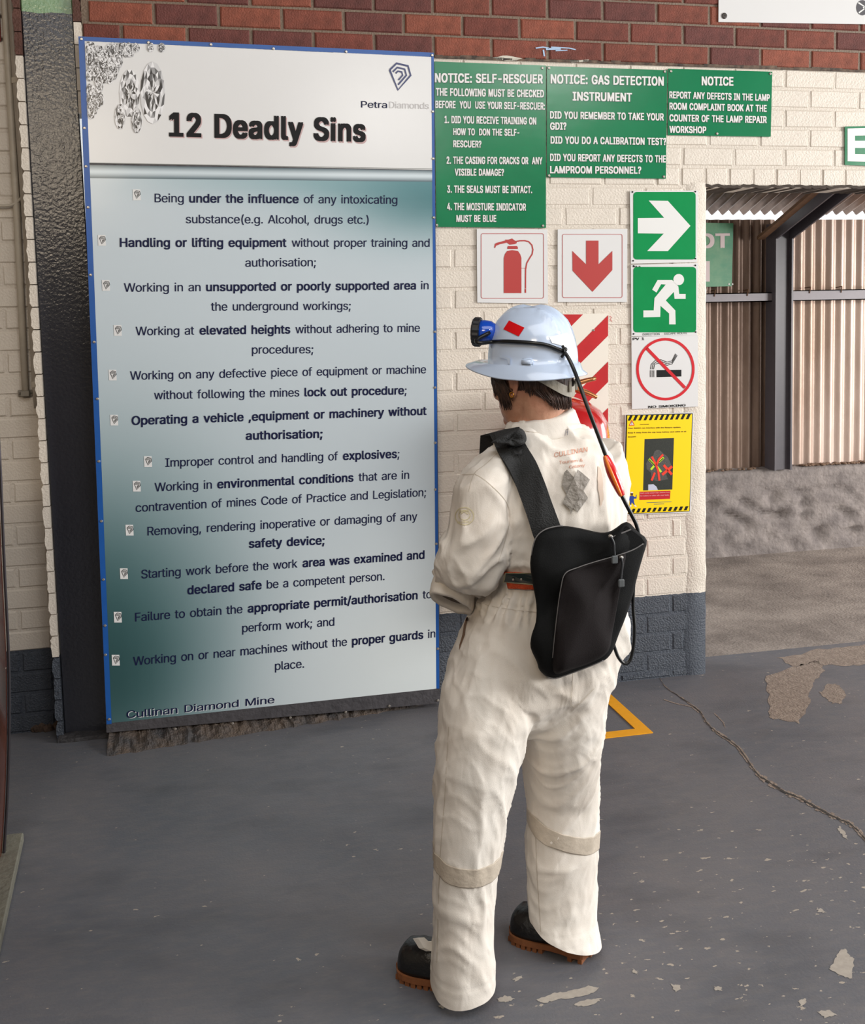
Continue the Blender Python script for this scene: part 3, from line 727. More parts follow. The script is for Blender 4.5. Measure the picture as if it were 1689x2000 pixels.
# printed gemstones: facets in greys
gm = [mat('gem_print_%s' % n, (v, v, v + 2), 0.25) for n, v in (('a', 30), ('b', 90), ('c', 150), ('d', 205), ('e', 235))]
def gempic(cx, cy, rx, ry, dens, y, seed, dark=0.3):
    r = random.Random(seed); rings = [1, 0.82, 0.62, 0.4, 0.2]; n = dens
    byc = {i: [] for i in range(5)}
    for j in range(len(rings) - 1):
        for i in range(n):
            a0 = 2*math.pi*(i + 0.5*(j % 2))/n; a1 = a0 + 2*math.pi/n; am = (a0+a1)/2
            p = lambda a, f: (cx + rx*f*math.cos(a), cy + ry*f*math.sin(a))
            for tri in ([p(a0,rings[j]),p(a1,rings[j]),p(am,rings[j+1])], [p(am,rings[j+1]),p(am + 2*math.pi/n,rings[j+1]),p(a1,rings[j])]):
                k = r.choice((0, 0, 1, 2, 3, 4) if j >= 2 or r.random() < dark else (1, 2, 3, 3, 4, 4)); byc[k].append(tri)
    for i in range(n // 2):
        a = 2*math.pi*i/(n//2) + 0.1; p0 = (cx + rx*0.1*math.cos(a), cy + ry*0.1*math.sin(a))
        byc[0 if i % 2 else 4].append([(cx, cy), (cx + rx*0.55*math.cos(a), cy + ry*0.5*math.sin(a)), (cx + rx*0.42*math.cos(a+0.25), cy + ry*0.4*math.sin(a+0.25))])
    for k, l in byc.items():
        if l: printed('gem_facets', l, y - 0.0001 * k - (0.0002 if k == 0 else 0), gm[k], board)
gempic(253, 182, 20, 47, 14, yt_, 1); gempic(298, 181, 24, 61, 16, yt_ - 0.0005, 2); gempic(235, 228, 11, 25, 10, yt_ - 0.001, 3); gempic(267, 235, 10, 26, 10, yt_ - 0.0012, 4)
rr = random.Random(5)
for i in range(80):
    a = rr.uniform(0, 1) ** 1.5 * 82; b = rr.uniform(0, 1) ** 1.3 * max(6, 140 - a * 1.9)
    gempic(173 + a + b * 0.035, 91 + b + a * 0.05, 8, 13, 7, yt_ - 0.00003 * i, 10 + i, 0.6)
for i, (a, b) in enumerate(((266,93),(294,92),(316,93))): gempic(a, b, 7, 10, 7, yt_ - 0.002, 90 + i, 0.6)
rivets(board, [(159,76),(165,250),(168,325),(172,405),(177,537),(184,668),(190,779),(193,901),(198,1018),(202,1132),(205,1222),(206,1279),(213,1405),(844,108),(845,218),(846,310),(847,425),(849,648),(849,757),(850,865),(850,956),(852,1062),(855,1267),(290,83),(412,87),(534,95),(676,101),(342,1424),(454,1413),(567,1402),(675,1391),(760,1379),(855,1368)], y1_ - 0.001)
# ---- green notices
green = mat('green_enamel', (10, 122, 78), 0.22, var=0.12, vscale=4, bump=0.1, bscale=6)
outl = mat('dark_green_print', (10, 60, 40), 0.4)
YS = -0.012
def notice(label, quad, rows, bolts):
    n = empty('notice_board', Q(quad[3][0], quad[3][1], YS), label, 'sign')
    sheet('sheet', quad, YS, 0.004, green, n)
    for s, a, b, c, d, h in rows:
        line(n, s, a + 0.8, b + 0.8, c + 0.8, d + 0.8, h, YS - 0.0012, outl, 2, 'letter_shadow'); line(n, s, a, b, c, d, h, YS - 0.0018, wprint, 2)
    rivets(n, bolts, YS - 0.001, 0.006); return n
notice('green notice about the self-rescuer, right against the poster board', [(848,120),(1066,128),(1066,445),(852,443)],
 [('NOTICE: SELF-RESCUER',849,160.5,1060,162.5,24),('THE FOLLOWING MUST BE CHECKED',851,186.5,1062,190,20),('BEFORE  YOU  USE YOUR SELF-RESCUER:',850,210.5,1064,214,19),
 ('1. DID YOU RECEIVE TRAINING ON',868,240,1047,243,19),('HOW TO  DON THE SELF-',885,263.5,1014,265,18),('RESCUER?',885,287,940,288,18),
 ('2. THE CASING FOR CRACKS OR  ANY',872,319.5,1059,320.5,19),('VISIBLE DAMAGE?',888,342.5,984,343,18),('3. THE SEALS MUST BE INTACT.',873,376,1039,377,19),
 ('4. THE MOISTURE INDICATOR',873,410,1027,411,19),('MUST BE BLUE',891,433,969,433,18)], [(1059,133),(1060,441),(853,440)])
notice('green notice about the gas detection instrument, middle of the three notices', [(1068,129),(1303,137),(1300,349),(1068,346)],
 [('NOTICE: GAS DETECTION',1075,162.5,1296,167,24),('INSTRUMENT',1118,196,1234,198,23),('DID YOU REMEMBER TO TAKE YOUR',1074,231,1296,235,19),('GDI?',1074,253,1106,253,19),
 ('DID YOU DO A CALIBRATION TEST?',1075,280,1301,283,19),('DID YOU REPORT ANY DEFECTS TO THE',1074,314,1300,317,19),('LAMPROOM PERSONNEL?',1074,338,1252,339,19)], [(1072,133),(1298,140),(1072,343),(1296,345)])
notice('smallest green notice, about lamp defects, right of the other two', [(1305,134),(1508,140),(1505,267),(1304,264)],
 [('NOTICE',1370,166,1432,167,23),('REPORT ANY DEFECTS IN THE LAMP',1307,191.5,1503,197,18),('ROOM COMPLAINT BOOK AT THE',1307,213.5,1497,218,18),('COUNTER OF THE LAMP REPAIR',1307,236.5,1497,240,18),('WORKSHOP',1307,259,1379,260,18)], [(1310,139),(1504,144),(1400,261)])
# ---- pictogram signs
s1 = lambda p: [(840 + a/4, 100 + b/4) for a, b in p]
s3 = lambda p: [(1180 + a/3.318, 100 + b/3.318) for a, b in p]
s4 = lambda p: [(1180 + a/2.857, 640 + b/2.857) for a, b in p]
s7 = lambda p: [(1200 + a/8.445, 800 + b/8.445) for a, b in p]
def sign(label, quad, m=white):
    n = empty('wall_sign', Q(quad[3][0], quad[3][1], YS), label, 'sign'); sheet('sheet', quad, YS, 0.004, m, n); return n
y2_ = YS - 0.0012
n = sign('white square sign with a red fire extinguisher pictogram', [(931,447),(1069,448),(1070,593),(932,591)])
rc = s1(rrect(398,1425,886,1930,14)); printed('frame_print', stroke(rc + [rc[0]], 1.0), y2_, redp, n)
printed('extinguisher_print', [s1([(575,1890),(575,1615),(584,1585),(602,1560),(640,1554),(685,1560),(703,1585),(713,1615),(713,1890)]), s1([(603,1545),(603,1530),(609,1522),(677,1522),(685,1530),(685,1545)]),
 s1([(500,1535),(505,1505),(520,1497),(590,1478),(583,1472),(612,1472),(640,1463),(660,1478),(676,1487),(676,1500),(660,1508),(622,1512),(600,1496),(545,1508),(515,1520),(508,1538)])] + stroke(s1([(670,1487),(700,1481),(740,1480),(770,1488),(795,1515),(803,1550),(797,1585),(775,1620),(755,1655),(746,1700),(745,1775),(745,1855)]), 2.5) + stroke(s1([(713,1695),(755,1695)]), 0.8) + stroke(s1([(744,1858),(744,1888)]), 3), y2_, redp, n)
n = sign('white square sign with a red arrow pointing down', [(1089,448),(1225,447),(1224,590),(1089,590)])
rc = s1(rrect(1033,1430,1500,1925,14)); printed('frame_print', stroke(rc + [rc[0]], 1.0), y2_, redp, n)
printed('arrow_print', [s1([(1218,1480),(1315,1480),(1315,1665),(1423,1560),(1423,1710),(1268,1880),(1112,1715),(1110,1560),(1218,1665)])], y2_, redp, n)
gprint = mat('bright_green_print', (8, 142, 78), 0.2, var=0.1, vscale=6)
n = sign('green and white sign with a thick arrow pointing right', [(1230,373),(1363,372),(1361,512),(1232,515)])
printed('green_print', [s3(rrect(188,912,592,1350,22))], y2_, gprint, n)
printed('arrow_print', [s3([(288,968),(412,970),(558,1132),(412,1295),(278,1295),(385,1182),(217,1180),(217,1082),(388,1080)])], y2_ - 0.0006, wprint, n)
rivets(n, s3([(183,912),(590,910),(187,1358),(590,1344)]), y2_, 0.0035, ink, 'screw')
n = sign('green and white sign with a running figure', [(1232,517),(1363,514),(1361,655),(1233,657)])
printed('green_print', [s3(rrect(188,1398,595,1822,22))], y2_, gprint, n)
hc = s3([(482,1480)])[0]
printed('figure_print', [[(hc[0] + 10.5*math.cos(t*math.pi/9), hc[1] + 11*math.sin(t*math.pi/9)) for t in range(18)], s3([(345,1483),(310,1545),(338,1564),(368,1510),(398,1512),(325,1600),(320,1680),(253,1680),(253,1725),(362,1722),(364,1650),(420,1700),(420,1770),(462,1770),(460,1680),(398,1615),(450,1560),(455,1605),(527,1605),(527,1573),(485,1573),(480,1525),(440,1483)])], y2_ - 0.0006, wprint, n)
line(n, 'GA 4', 1236, 522, 1251, 522, 4.5, y2_ - 0.0003, outl, 1); line(n, 'DIRECTION - ESCAPE ROUTE', 1255, 655, 1342, 652.5, 5.5, y2_ - 0.0003, outl, 0)
rivets(n, s3([(190,1392),(590,1388),(190,1832),(592,1820)]), y2_, 0.0035, ink, 'screw')
n = sign('white no smoking sign with a red crossed circle', [(1233,658),(1363,655),(1363,794),(1234,799)])
rp = mat('bright_red_print', (206, 32, 44), 0.3)
cx, cy = 1299.4, 721
line(n, 'PV 1', 1235.5, 664.5, 1258, 664, 7, y2_ - 0.0003, ink, 1); line(n, 'NO SMOKING', 1266, 797, 1339, 793.5, 6, y2_ - 0.0003, ink, 1)
printed('cigarette_print', [s4([(292,237),(430,235),(430,272),(292,276)])] + [q for a in (257, 267, 277) for q in stroke(s4([(a,238),(a,276)]), 1.2)] + [q for o_ in (0, 9, 18) for q in stroke(s4([(258+o_,232),(262+o_,205),(285+o_*.6,182+o_),(315,178+o_),(350,192+o_),(378,185+o_),(398+o_*.5,145+o_*.5)]), 1.2)], y2_, ink, n)
printed('ring_print', [q for q in stroke([(cx + 54.5*math.cos(t*math.pi/24), cy + 58.5*math.sin(t*math.pi/24)) for t in range(49)], 5.2)] + stroke(s4([(237,115),(450,335)]), 6), y2_ - 0.0005, rp, n)
# yellow radio warning poster
n = sign('yellow and black striped warning poster about radios, lowest sign by the wall edge', [(1221,810),(1354,805),(1348,1001),(1216,1006)])
yl = mat('yellow_print', (252, 216, 4), 0.35)
printed('border_print', [s7([(190,88),(1290,62),(1240,1680),(150,1728)])], y2_, ink, n); printed('yellow_print', [s7([(210,100),(1278,75),(1232,1672),(170,1715)])], y2_ - 0.0003, yl, n)
st = []
for i in range(12):
    x = 225 + i * 87; st.append(s7([(x+30,98-i*2),(x+75,97-i*2),(x+35,182-i*2),(x-10,183-i*2)]))
    x = 185 + i * 87; st.append(s7([(x+30,1638-i*4),(x+78,1637-i*4),(x+45,1705-i*4),(x-3,1707-i*4)]))
printed('stripe_print', st, y2_ - 0.0006, ink, n)
printed('photo_print', [s7([(495,485),(980,468),(952,1318),(470,1335)])], y2_ - 0.0006, mat('dark_photo_print', (30, 34, 30), 0.4, col2=(50, 54, 46), vscale=300), n)
printed('figure_print', [s7([(650,700),(690,665),(740,665),(800,720),(880,780),(930,900),(920,1000),(850,1060),(880,1150),(700,1180),(600,1150),(600,1040),(530,980),(520,890),(580,780),(640,760)])], y2_ - 0.0009, mat('grey_photo_print', (92, 88, 84), 0.5, col2=(50, 52, 50), vscale=300), n)
printed('figure_print', [s7([(555,1235),(640,1230),(690,1270),(715,1325),(555,1332)])], y2_ - 0.0011, mat('pale_photo_print', (190, 196, 214), 0.5), n)
lime = mat('lime_print', (190, 230, 40), 0.4); orp = mat('orange_red_print', (236, 60, 36), 0.4)
printed('harness_print', stroke(s7([(565,815),(665,920)]), 4) + stroke(s7([(810,790),(725,870)]), 4) + stroke(s7([(600,990),(650,930)]), 4) + stroke(s7([(700,940),(770,1030)]), 4), y2_ - 0.0012, lime, n)
printed('harness_print', stroke(s7([(565,820),(665,925)]), 1.6) + stroke(s7([(805,800),(730,868)]), 1.6), y2_ - 0.0015, ink, n)
printed('cross_print', stroke(s7([(615,775),(680,900),(720,1010),(740,1170)]), 4) + stroke(s7([(800,740),(730,820),(690,920)]), 4) + stroke(s7([(665,1040),(610,1170)]), 4) + stroke(s7([(810,915),(945,1070)]), 5) + stroke(s7([(950,935),(785,1075)]), 5), y2_ - 0.0018, orp, n)
printed('caption_print', [s7([(412,1355),(922,1338),(915,1472),(408,1492)])], y2_ - 0.0006, mat('dark_red_print', (190, 22, 34), 0.4), n)
def l7(s, x0, b0, x1, b1, h, m, b=0):
    (a, c), (d, e) = s7([(x0, b0), (x1, b1)]); line(n, s, a, c, d, e, h / 8.445, y2_ - 0.0012, m, b)
brn = mat('brown_print', (90, 50, 10), 0.4)
l7('CAUTION!', 418, 252, 568, 248, 20, brn, 1); l7('Your RADIO can interfere with the Booyco system.', 225, 318, 1095, 300, 28, brn, 1)
l7('Keep it away from the cap lamp battery and cable at all', 222, 392, 1182, 370, 28, brn, 1); l7('times!!!', 220, 460, 352, 455, 26, brn, 1)
pk = mat('pink_print', (240, 190, 190), 0.4)
l7("Don't come closer than 250mm from", 425, 1388, 908, 1372, 24, pk); l7('the battery or cable with your Radio.', 422, 1432, 900, 1416, 24, pk)
l7('PROPER DAMAGE TO BATTERY IS NOT TO PERMIT THE', 528, 1542, 940, 1526, 12, mat('teal_print', (20, 90, 110), 0.4), 1) if False else printed('small_print', stroke(s7([(528,1536),(940,1520)]), 1.0) + stroke(s7([(648,1562),(818,1554)]), 1.0), y2_ - 0.0008, mat('teal_print', (20, 90, 110), 0.4), n)
printed('triangle_print', [s7([(285,165),(332,262),(235,268)])], y2_ - 0.0009, rp, n); printed('triangle_print', [s7([(285,190),(316,252),(252,256)])], y2_ - 0.0012, wprint, n); printed('triangle_print', [s7([(280,200),(290,200),(287,236),(282,236)]), s7([(281,241),(289,241),(289,250),(281,250)])], y2_ - 0.0015, ink, n)
# small printed workman: a plain figure in blue overalls
printed('workman_print', [s7([(235,1445),(262,1422),(310,1422),(325,1440),(350,1438),(356,1405),(366,1405),(362,1468),(318,1470),(322,1535),(335,1565),(320,1572),(285,1530),(275,1568),(252,1568),(250,1490),(222,1540),(205,1530)])], y2_ - 0.0009, mat('blue_print', (30, 60, 150), 0.4), n)
printed('workman_print', [s7([(262,1378),(308,1378),(304,1418),(268,1418)])], y2_ - 0.0009, mat('skin_print', (90, 56, 36), 0.4), n); printed('workman_print', [s7([(258,1378),(268,1357),(300,1357),(312,1378)]), s7([(252,1572),(280,1572),(278,1600),(250,1605)]), s7([(318,1570),(340,1572),(368,1600),(335,1602)])], y2_ - 0.0009, wprint, n)
# chevron board behind the extinguisher
n = sign('red and white diagonally striped board behind the fire extinguisher', [(1002,615),(1188,612),(1188,880),(1002,884)], mat('cream_enamel', (232, 226, 214), 0.4))
sr = mat('stripe_red', (196, 34, 40), 0.35, var=0.15, vscale=10)
def clip(poly, x0, x1, y0, y1):
    for ax, lim, sg in ((0, x0, 1), (0, x1, -1), (1, y0, 1), (1, y1, -1)):
        out = []
        for i in range(len(poly)):
            p, q = poly[i], poly[(i+1) % len(poly)]; ip = sg*(p[ax]-lim) >= 0; iq = sg*(q[ax]-lim) >= 0
            if ip: out.append(p)
            if ip != iq:
                t = (lim - p[ax])/(q[ax]-p[ax]); out.append((p[0]+(q[0]-p[0])*t, p[1]+(q[1]-p[1])*t))
        poly = out
        if not poly: return poly
    return poly
st = []
for i in range(-3, 6):
    y0 = 637 + i * 90.5      # upper edge where it meets the right side
    p = clip([(1188, y0 - 22), (1188, y0 + 18), (988, y0 + 218), (988, y0 + 178)], 1003, 1187.5, 614, 880)
    if len(p) > 2: st.append(p)
printed('stripe_print', st, y2_, sr, n); rivets(n, [(1159,645)], y2_, 0.005)
printed('red_scribble', stroke([(1190,617),(1194,620),(1191,624),(1195,628)], 1.2), -0.0085, sr, wall)
# E sign at the right edge, white board top right
n = sign('green sign with a white letter E, cut by the right edge', [(1650,247),(1697,246),(1697,324),(1650,322)], green)
printed('letter_print', [[(1655,251),(1694,250),(1694,264.5),(1669.5,265),(1669.5,275),(1694,275),(1694,289),(1669.5,289),(1669.5,301),(1694,301.5),(1694,316),(1655,315)]], y2_, wprint, n)
n = sign('large plain white board bolted to the red bricks, top right', [(1404,-80),(1740,-76),(1740,48),(1403,43)])
rivets(n, [(1414.5,31)], y2_ - 0.001, 0.013, mat('dark_bolt', (60, 54, 50), 0.4), 'bolt')
printed('round_emblem', [[(1684 + 12*math.cos(t*math.pi/10), 15 + 15*math.sin(t*math.pi/10)) for t in range(20)]], y2_, mat('dark_grey_print', (70, 68, 74), 0.4), n)
printed('round_emblem', stroke([(1676,5),(1691,15),(1677,25)], 3) + stroke([(1700,5),(1686,15),(1699,25)], 3), y2_ - 0.0004, wprint, n)
# faded green sign in the lean-to
YG = 2.03
n = empty('wall_sign', Q(1400, 560, YG), 'faded green sign with white letters OT on the corrugated sheets, half behind the wall', 'sign')
sheet('sheet', [(1330,434),(1432,436),(1429,559),(1330,561)], YG, 0.004, mat('faded_green', (34, 128, 88), 0.45, col2=(100, 150, 110), vscale=5), n)
o = line(n, 'OT', 1362, 484, 1425, 483, 38, YG - 0.002, mat('pinkish_print', (214, 196, 196), 0.5), 2); printed('lettering', [[(1377,510),(1386,510),(1386,550),(1377,550)]], YG - 0.002, MATS['pinkish_print'], n)
rivets(n, [(1423,555),(1430,555)], YG - 0.001, 0.006, wprint)
# ================================================================ WHEELED EXTINGUISHER
ec = PY(1092, 800, -0.22); EX, EY = ec.x, -0.22; er = (PY(1184, 830, -0.22).x - PY(1000, 830, -0.22).x) / 2
zt = PY(1105, 772, -0.22).z
ext = empty('fire_extinguisher', (EX, EY, 0.44), 'large red fire extinguisher with brass levers, hung on the wall behind the person', 'fire extinguisher')
rg = mat('extinguisher_red', (176, 22, 26), 0.15, coat=0.8); brass = mat('brass', (200, 130, 84), 0.25, metal=0.9)
bm = BM(); lathe(bm, (EX, EY, 0), [(er*0.5, 0.44), (er*0.9, 0.45), (er, 0.49), (er, zt - 0.16), (er*0.96, zt - 0.11), (er*0.82, zt - 0.06), (er*0.55, zt - 0.022), (er*0.25, zt - 0.004), (er*0.2, zt)], 36); obj('cylinder', bm, rg, ext, smooth=True)
bm = BM(); lathe(bm, (EX, EY, 0), [(0.028, zt - 0.01), (0.028, zt + 0.02), (0.02, zt + 0.025), (0.02, zt + 0.05), (0.012, zt + 0.055)], 16); obj('valve', bm, mat('valve_metal', (150, 140, 120), 0.3, metal=0.8), ext)
bm = BM(); g0 = PY(1113, 778, -0.26); lathe(bm, g0, [(0.013, 0.01), (0.015, 0), (0.013, -0.006), (0.009, -0.006)], 16, 'y'); obj('pressure_gauge', bm, mat('gauge_face', (214, 204, 170), 0.3), ext)
for pts_ in ([(1098,762),(1112,757),(1135,746),(1163,739)], [(1112,757),(1130,762),(1148,768),(1165,776)]):
    bm = BM(); P_ = [PY(a, b, -0.24) for a, b in pts_]
    tube(bm, P_, [0.014, 0.013, 0.011, 0.008], 8, smooth=3); obj('lever', bm, brass, ext, smooth=True)
bm = BM(); a = PY(1118, 752, -0.26); prism(bm, [a + Vector((0.022*math.cos(t)*(1 if i % 2 else 0.45), 0, 0.022*math.sin(t)*(1 if i % 2 else 0.45))) for i, t in enumerate([k*math.pi/5 for k in range(10)])], (0, 0.004, 0)); obj('safety_tag', bm, mat('yellow_tag', (226, 168, 40), 0.5), ext)
bm = BM(); box(bm, (EX - 0.03, EY + er - 0.01, zt - 0.35), (EX + 0.03, -0.006, zt - 0.30)); tube(bm, [(EX + (er+.004)*math.cos(t*math.pi/12), EY + (er+.004)*math.sin(t*math.pi/12), zt - 0.32) for t in range(25)], .006, 6); obj('wall_bracket', bm, steel, ext)
# ================================================================ LEFT EDGE: curved varnished object and plinth
YV = -0.95
cv = empty('copper_cylinder', PY(-40, 1660, YV), 'glossy copper-brown bellied panel with a dark metal rim, cut by the left edge', 'panel')
cop = mat('copper_brown', (120, 62, 40), 0.18, metal=0.55, col2=(66, 30, 22), vscale=5, coat=0.6, stretch=(1, 1, 0.3))
edge = smooth_path([(-9,760,0),(0,905,0),(4,1000,0),(9,1120,0),(15,1240,0),(18,1330,0),(17.5,1450,0),(14,1560,0),(8,1660,0),(3,1720,0)], 5)
prev = None; bm = BM(); bm2 = BM(); rim = []
for e in edge:
    row = []
    for k in range(9):
        t = k / 8; d = 0.42 * (1 - math.cos(t * math.pi / 2)); yy = YV - 0.42 * math.sin(t * math.pi / 2) * 0.9
        p = PY(e.x, e.y, YV); row.append(bm.verts.new((p.x - 0.006 - d, yy + 0.0, p.z)))
    rim.append(PY(e.x, e.y, YV + 0.01))
    if prev:
        for k in range(8): bm.faces.new((prev[k], prev[k+1], row[k+1], row[k]))
    prev = row
obj('bellied_panel', bm, cop, cv, smooth=True)
tube(bm2, rim, 0.0045, 8); obj('metal_rim', bm2, mat('dark_rim', (70, 66, 70), 0.3, metal=0.6), cv, smooth=True)
bm = BM(); p = PY(10, 1305, YV - 0.01); ballm(bm, p + Vector((-0.012, 0, 0)), 0.012, 2, (1.3, 1, 0.8)); obj('knob', bm, mat('grey_clamp', (140, 134, 124)), cv, smooth=True)
bm = BM(); a = PZ(48, 1640); b = PZ(0, 1850); d = (b - a).normalized(); L_ = Vector((-1, 0, 0)); zt = 0.03
p0 = PZ(46, 1625, 0.03); p1 = PZ(0, 1838, 0.03); p1 = p0 + (p1 - p0) * 1.4
prism(bm, [p0, p1, p1 + Vector((-0.8, 0, 0)), p0 + Vector((-0.8, 0, 0))], (0, 0, -0.03)); bevel(bm, 0.004)
obj('plinth_slab', bm, mat('plinth_stone', (120, 118, 106), 0.6, var=0.35, vscale=9, bump=0.4), None, label='low grey stone plinth under the copper-brown panel at the left edge', cat='plinth')
# ================================================================ THE PERSON
YC = -1.84
FD = Vector((-0.5, 0.866, 0)); LD = Vector((-0.866, -0.5, 0))    # facing, person's left
coverm = mat('coverall_cotton', (226, 221, 213), 0.85, col2=(220, 211, 200), vscale=4, bump=0.12, bscale=500)
def cloth_relief(M):
    """fine creases on top of the modelled folds"""
    nt = M.node_tree; N = nt.nodes; L = nt.links; b = N['Principled BSDF']; old = b.inputs['Normal'].links[0].from_node
    g = N.new('ShaderNodeTexCoord'); mp = N.new('ShaderNodeMapping'); mp.inputs['Scale'].default_value = (1.3, 1.3, 0.75); mp.inputs['Rotation'].default_value = (0.2, 0.5, 0); L.new(g.outputs['Object'], mp.inputs[0])
    prev = None
    for sc_, di, st_, dist in ((5.5, 0.9, 0.22, 0.012), (15, 0.6, 0.12, 0.006)):
        n = N.new('ShaderNodeTexNoise'); n.inputs['Scale'].default_value = sc_; n.inputs['Detail'].default_value = 2; n.inputs['Distortion'].default_value = di; L.new(mp.outputs[0], n.inputs[0])
        s1_ = N.new('ShaderNodeMath'); s1_.operation = 'SUBTRACT'; s1_.inputs[1].default_value = 0.5; L.new(n.outputs[0], s1_.inputs[0])
        a_ = N.new('ShaderNodeMath'); a_.operation = 'ABSOLUTE'; L.new(s1_.outputs[0], a_.inputs[0])
        r_ = N.new('ShaderNodeMapRange'); r_.inputs[1].default_value = 0.0; r_.inputs[2].default_value = 0.2; r_.inputs[3].default_value = 1; r_.inputs[4].default_value = 0; r_.interpolation_type = 'SMOOTHSTEP'; L.new(a_.outputs[0], r_.inputs[0])
        bp = N.new('ShaderNodeBump'); bp.inputs['Strength'].default_value = st_; bp.inputs['Distance'].default_value = dist; L.new(r_.outputs[0], bp.inputs['Height'])
        if prev: L.new(prev.outputs[0], bp.inputs['Normal'])
        prev = bp
    L.new(prev.outputs[0], old.inputs['Normal'])
cloth_relief(coverm)
def ering(bm, L_, R_, y, hd, n=28, sq=2.3, dz=0.0):
    """ring whose left and right ends stand where the photograph has them, hd deep, at plane y"""
    a = PY(L_[0], L_[1], y); b = PY(R_[0], R_[1], y); c = (a + b) / 2; u = (b - a) / 2; out = []
    for k in range(n):
        t = 2*math.pi*k/n; ct, st_ = math.cos(t), math.sin(t)
        ct = math.copysign(abs(ct) ** (2/sq), ct); st_ = math.copysign(abs(st_) ** (2/sq), st_)
        out.append(bm.verts.new(c + u * ct + Vector((0, hd * st_, dz * st_))))
    return out
def loft(rows, n=28, sq=2.3):
    bm = BM(); rings = [ering(bm, r[0], r[1], r[2], r[3], n, sq, r[4] if len(r) > 4 else 0) for r in rows]
    skin(bm, rings); bmesh.ops.recalc_face_normals(bm, faces=bm.faces[:]); return bm
def H(x0, x1, y, yc, hd): return ((x0, y), (x1, y), yc, hd)
def merge(bms):
    out = BM()
    for b in bms:
        me = bpy.data.meshes.new('t'); b.to_mesh(me); b.free(); out.from_mesh(me); bpy.data.meshes.remove(me)
    return out
def remesh(bm, vox, sm=3, fac=0.5):
    me = bpy.data.meshes.new('t'); bm.to_mesh(me); bm.free(); o = bpy.data.objects.new('t', me); C.objects.link(o)
    m1 = o.modifiers.new('r', 'REMESH'); m1.mode = 'VOXEL'; m1.voxel_size = vox
    m2 = o.modifiers.new('s', 'SMOOTH'); m2.iterations = sm; m2.factor = fac
    dg = bpy.context.evaluated_depsgraph_get(); r = bpy.data.meshes.new_from_object(o.evaluated_get(dg))
    bpy.data.objects.remove(o); bpy.data.meshes.remove(me); return r
torso = loft([H(1008,1112,818,-1.83,.05), H(996,1146,838,-1.84,.07), H(974,1176,862,-1.85,.09), H(948,1196,892,-1.86,.105), H(930,1206,935,-1.86,.115),
  H(926,1210,1000,-1.86,.125), H(934,1208,1060,-1.85,.125), H(950,1206,1095,-1.84,.13), H(966,1200,1122,-1.83,.115), H(962,1204,1142,-1.83,.115), H(944,1216,1165,-1.83,.125), H(920,1224,1200,-1.83,.14),
  H(897,1222,1245,-1.83,.15), H(880,1200,1292,-1.84,.155), H(869,1180,1345,-1.845,.14), H(866,1168,1395,-1.84,.10), H(880,1150,1430,-1.835,.05)])
legL = loft([H(905,1020,1230,-1.84,.08), H(884,1034,1300,-1.855,.115), H(869,1036,1350,-1.87,.12), H(862,1028,1400,-1.89,.12), H(857,1018,1450,-1.90,.11), H(853,1008,1490,-1.91,.10), H(849,990,1560,-1.91,.09), H(846,981,1630,-1.91,.085), H(847,972,1690,-1.91,.08), H(849,966,1730,-1.91,.078),
  H(850,962,1790,-1.91,.08), H(848,962,1850,-1.91,.088), H(845,963,1900,-1.91,.095), H(843,963,1940,-1.91,.098), H(842,965,2010,-1.91,.10)], 24)
legR = loft([H(1010,1195,1250,-1.84,.12), H(1006,1180,1330,-1.835,.135), H(1012,1170,1400,-1.82,.132), H(1022,1166,1450,-1.805,.122), H(1028,1164,1500,-1.79,.108), H(1031,1163,1560,-1.77,.09), H(1031,1163,1620,-1.77,.085), H(1030,1163,1690,-1.77,.082),
  H(1030,1162,1740,-1.77,.08), H(1034,1160,1780,-1.77,.085), ((1038, 1815), (1166, 1825), -1.785, .10), ((1042, 1850), (1171, 1860), -1.79, .105), ((1046, 1920), (1176, 1925), -1.79, .105)], 24)
slL = loft([((950, 880), (1020, 868), -1.88, .05), ((914, 912), (1004, 890), -1.90, .07), ((890, 955), (996, 930), -1.91, .075), ((880, 1000), (990, 985), -1.91, .075), ((869, 1045), (985, 1040), -1.91, .075),
  ((853, 1080), (984, 1080), -1.90, .08), ((846, 1105), (980, 1108), -1.89, .085), ((849, 1130), (968, 1140), -1.87, .085), ((856, 1144), (940, 1156), -1.85, .06)], 22)
slL2 = BM(); e0 = PY(915, 1110, -1.86); w0 = PY(940, 1125, -1.60); tube(slL2, [e0, e0.lerp(w0, .5) + Vector((0, 0, -.01)), w0], [.062, .056, .05], 16, smooth=3)
slR = BM(); tube(slR, [PY(1160, 890, -1.78), PY(1172, 950, -1.74), PY(1168, 1020, -1.71), PY(1150, 1100, -1.67), PY(1090, 1125, -1.58), PY(1020, 1122, -1.55)], [.075, .075, .068, .062, .052, .045], 16, smooth=3)
me = remesh(merge([torso, legL, legR, slL, slL2, slR]), 0.0065, 5, 0.6)
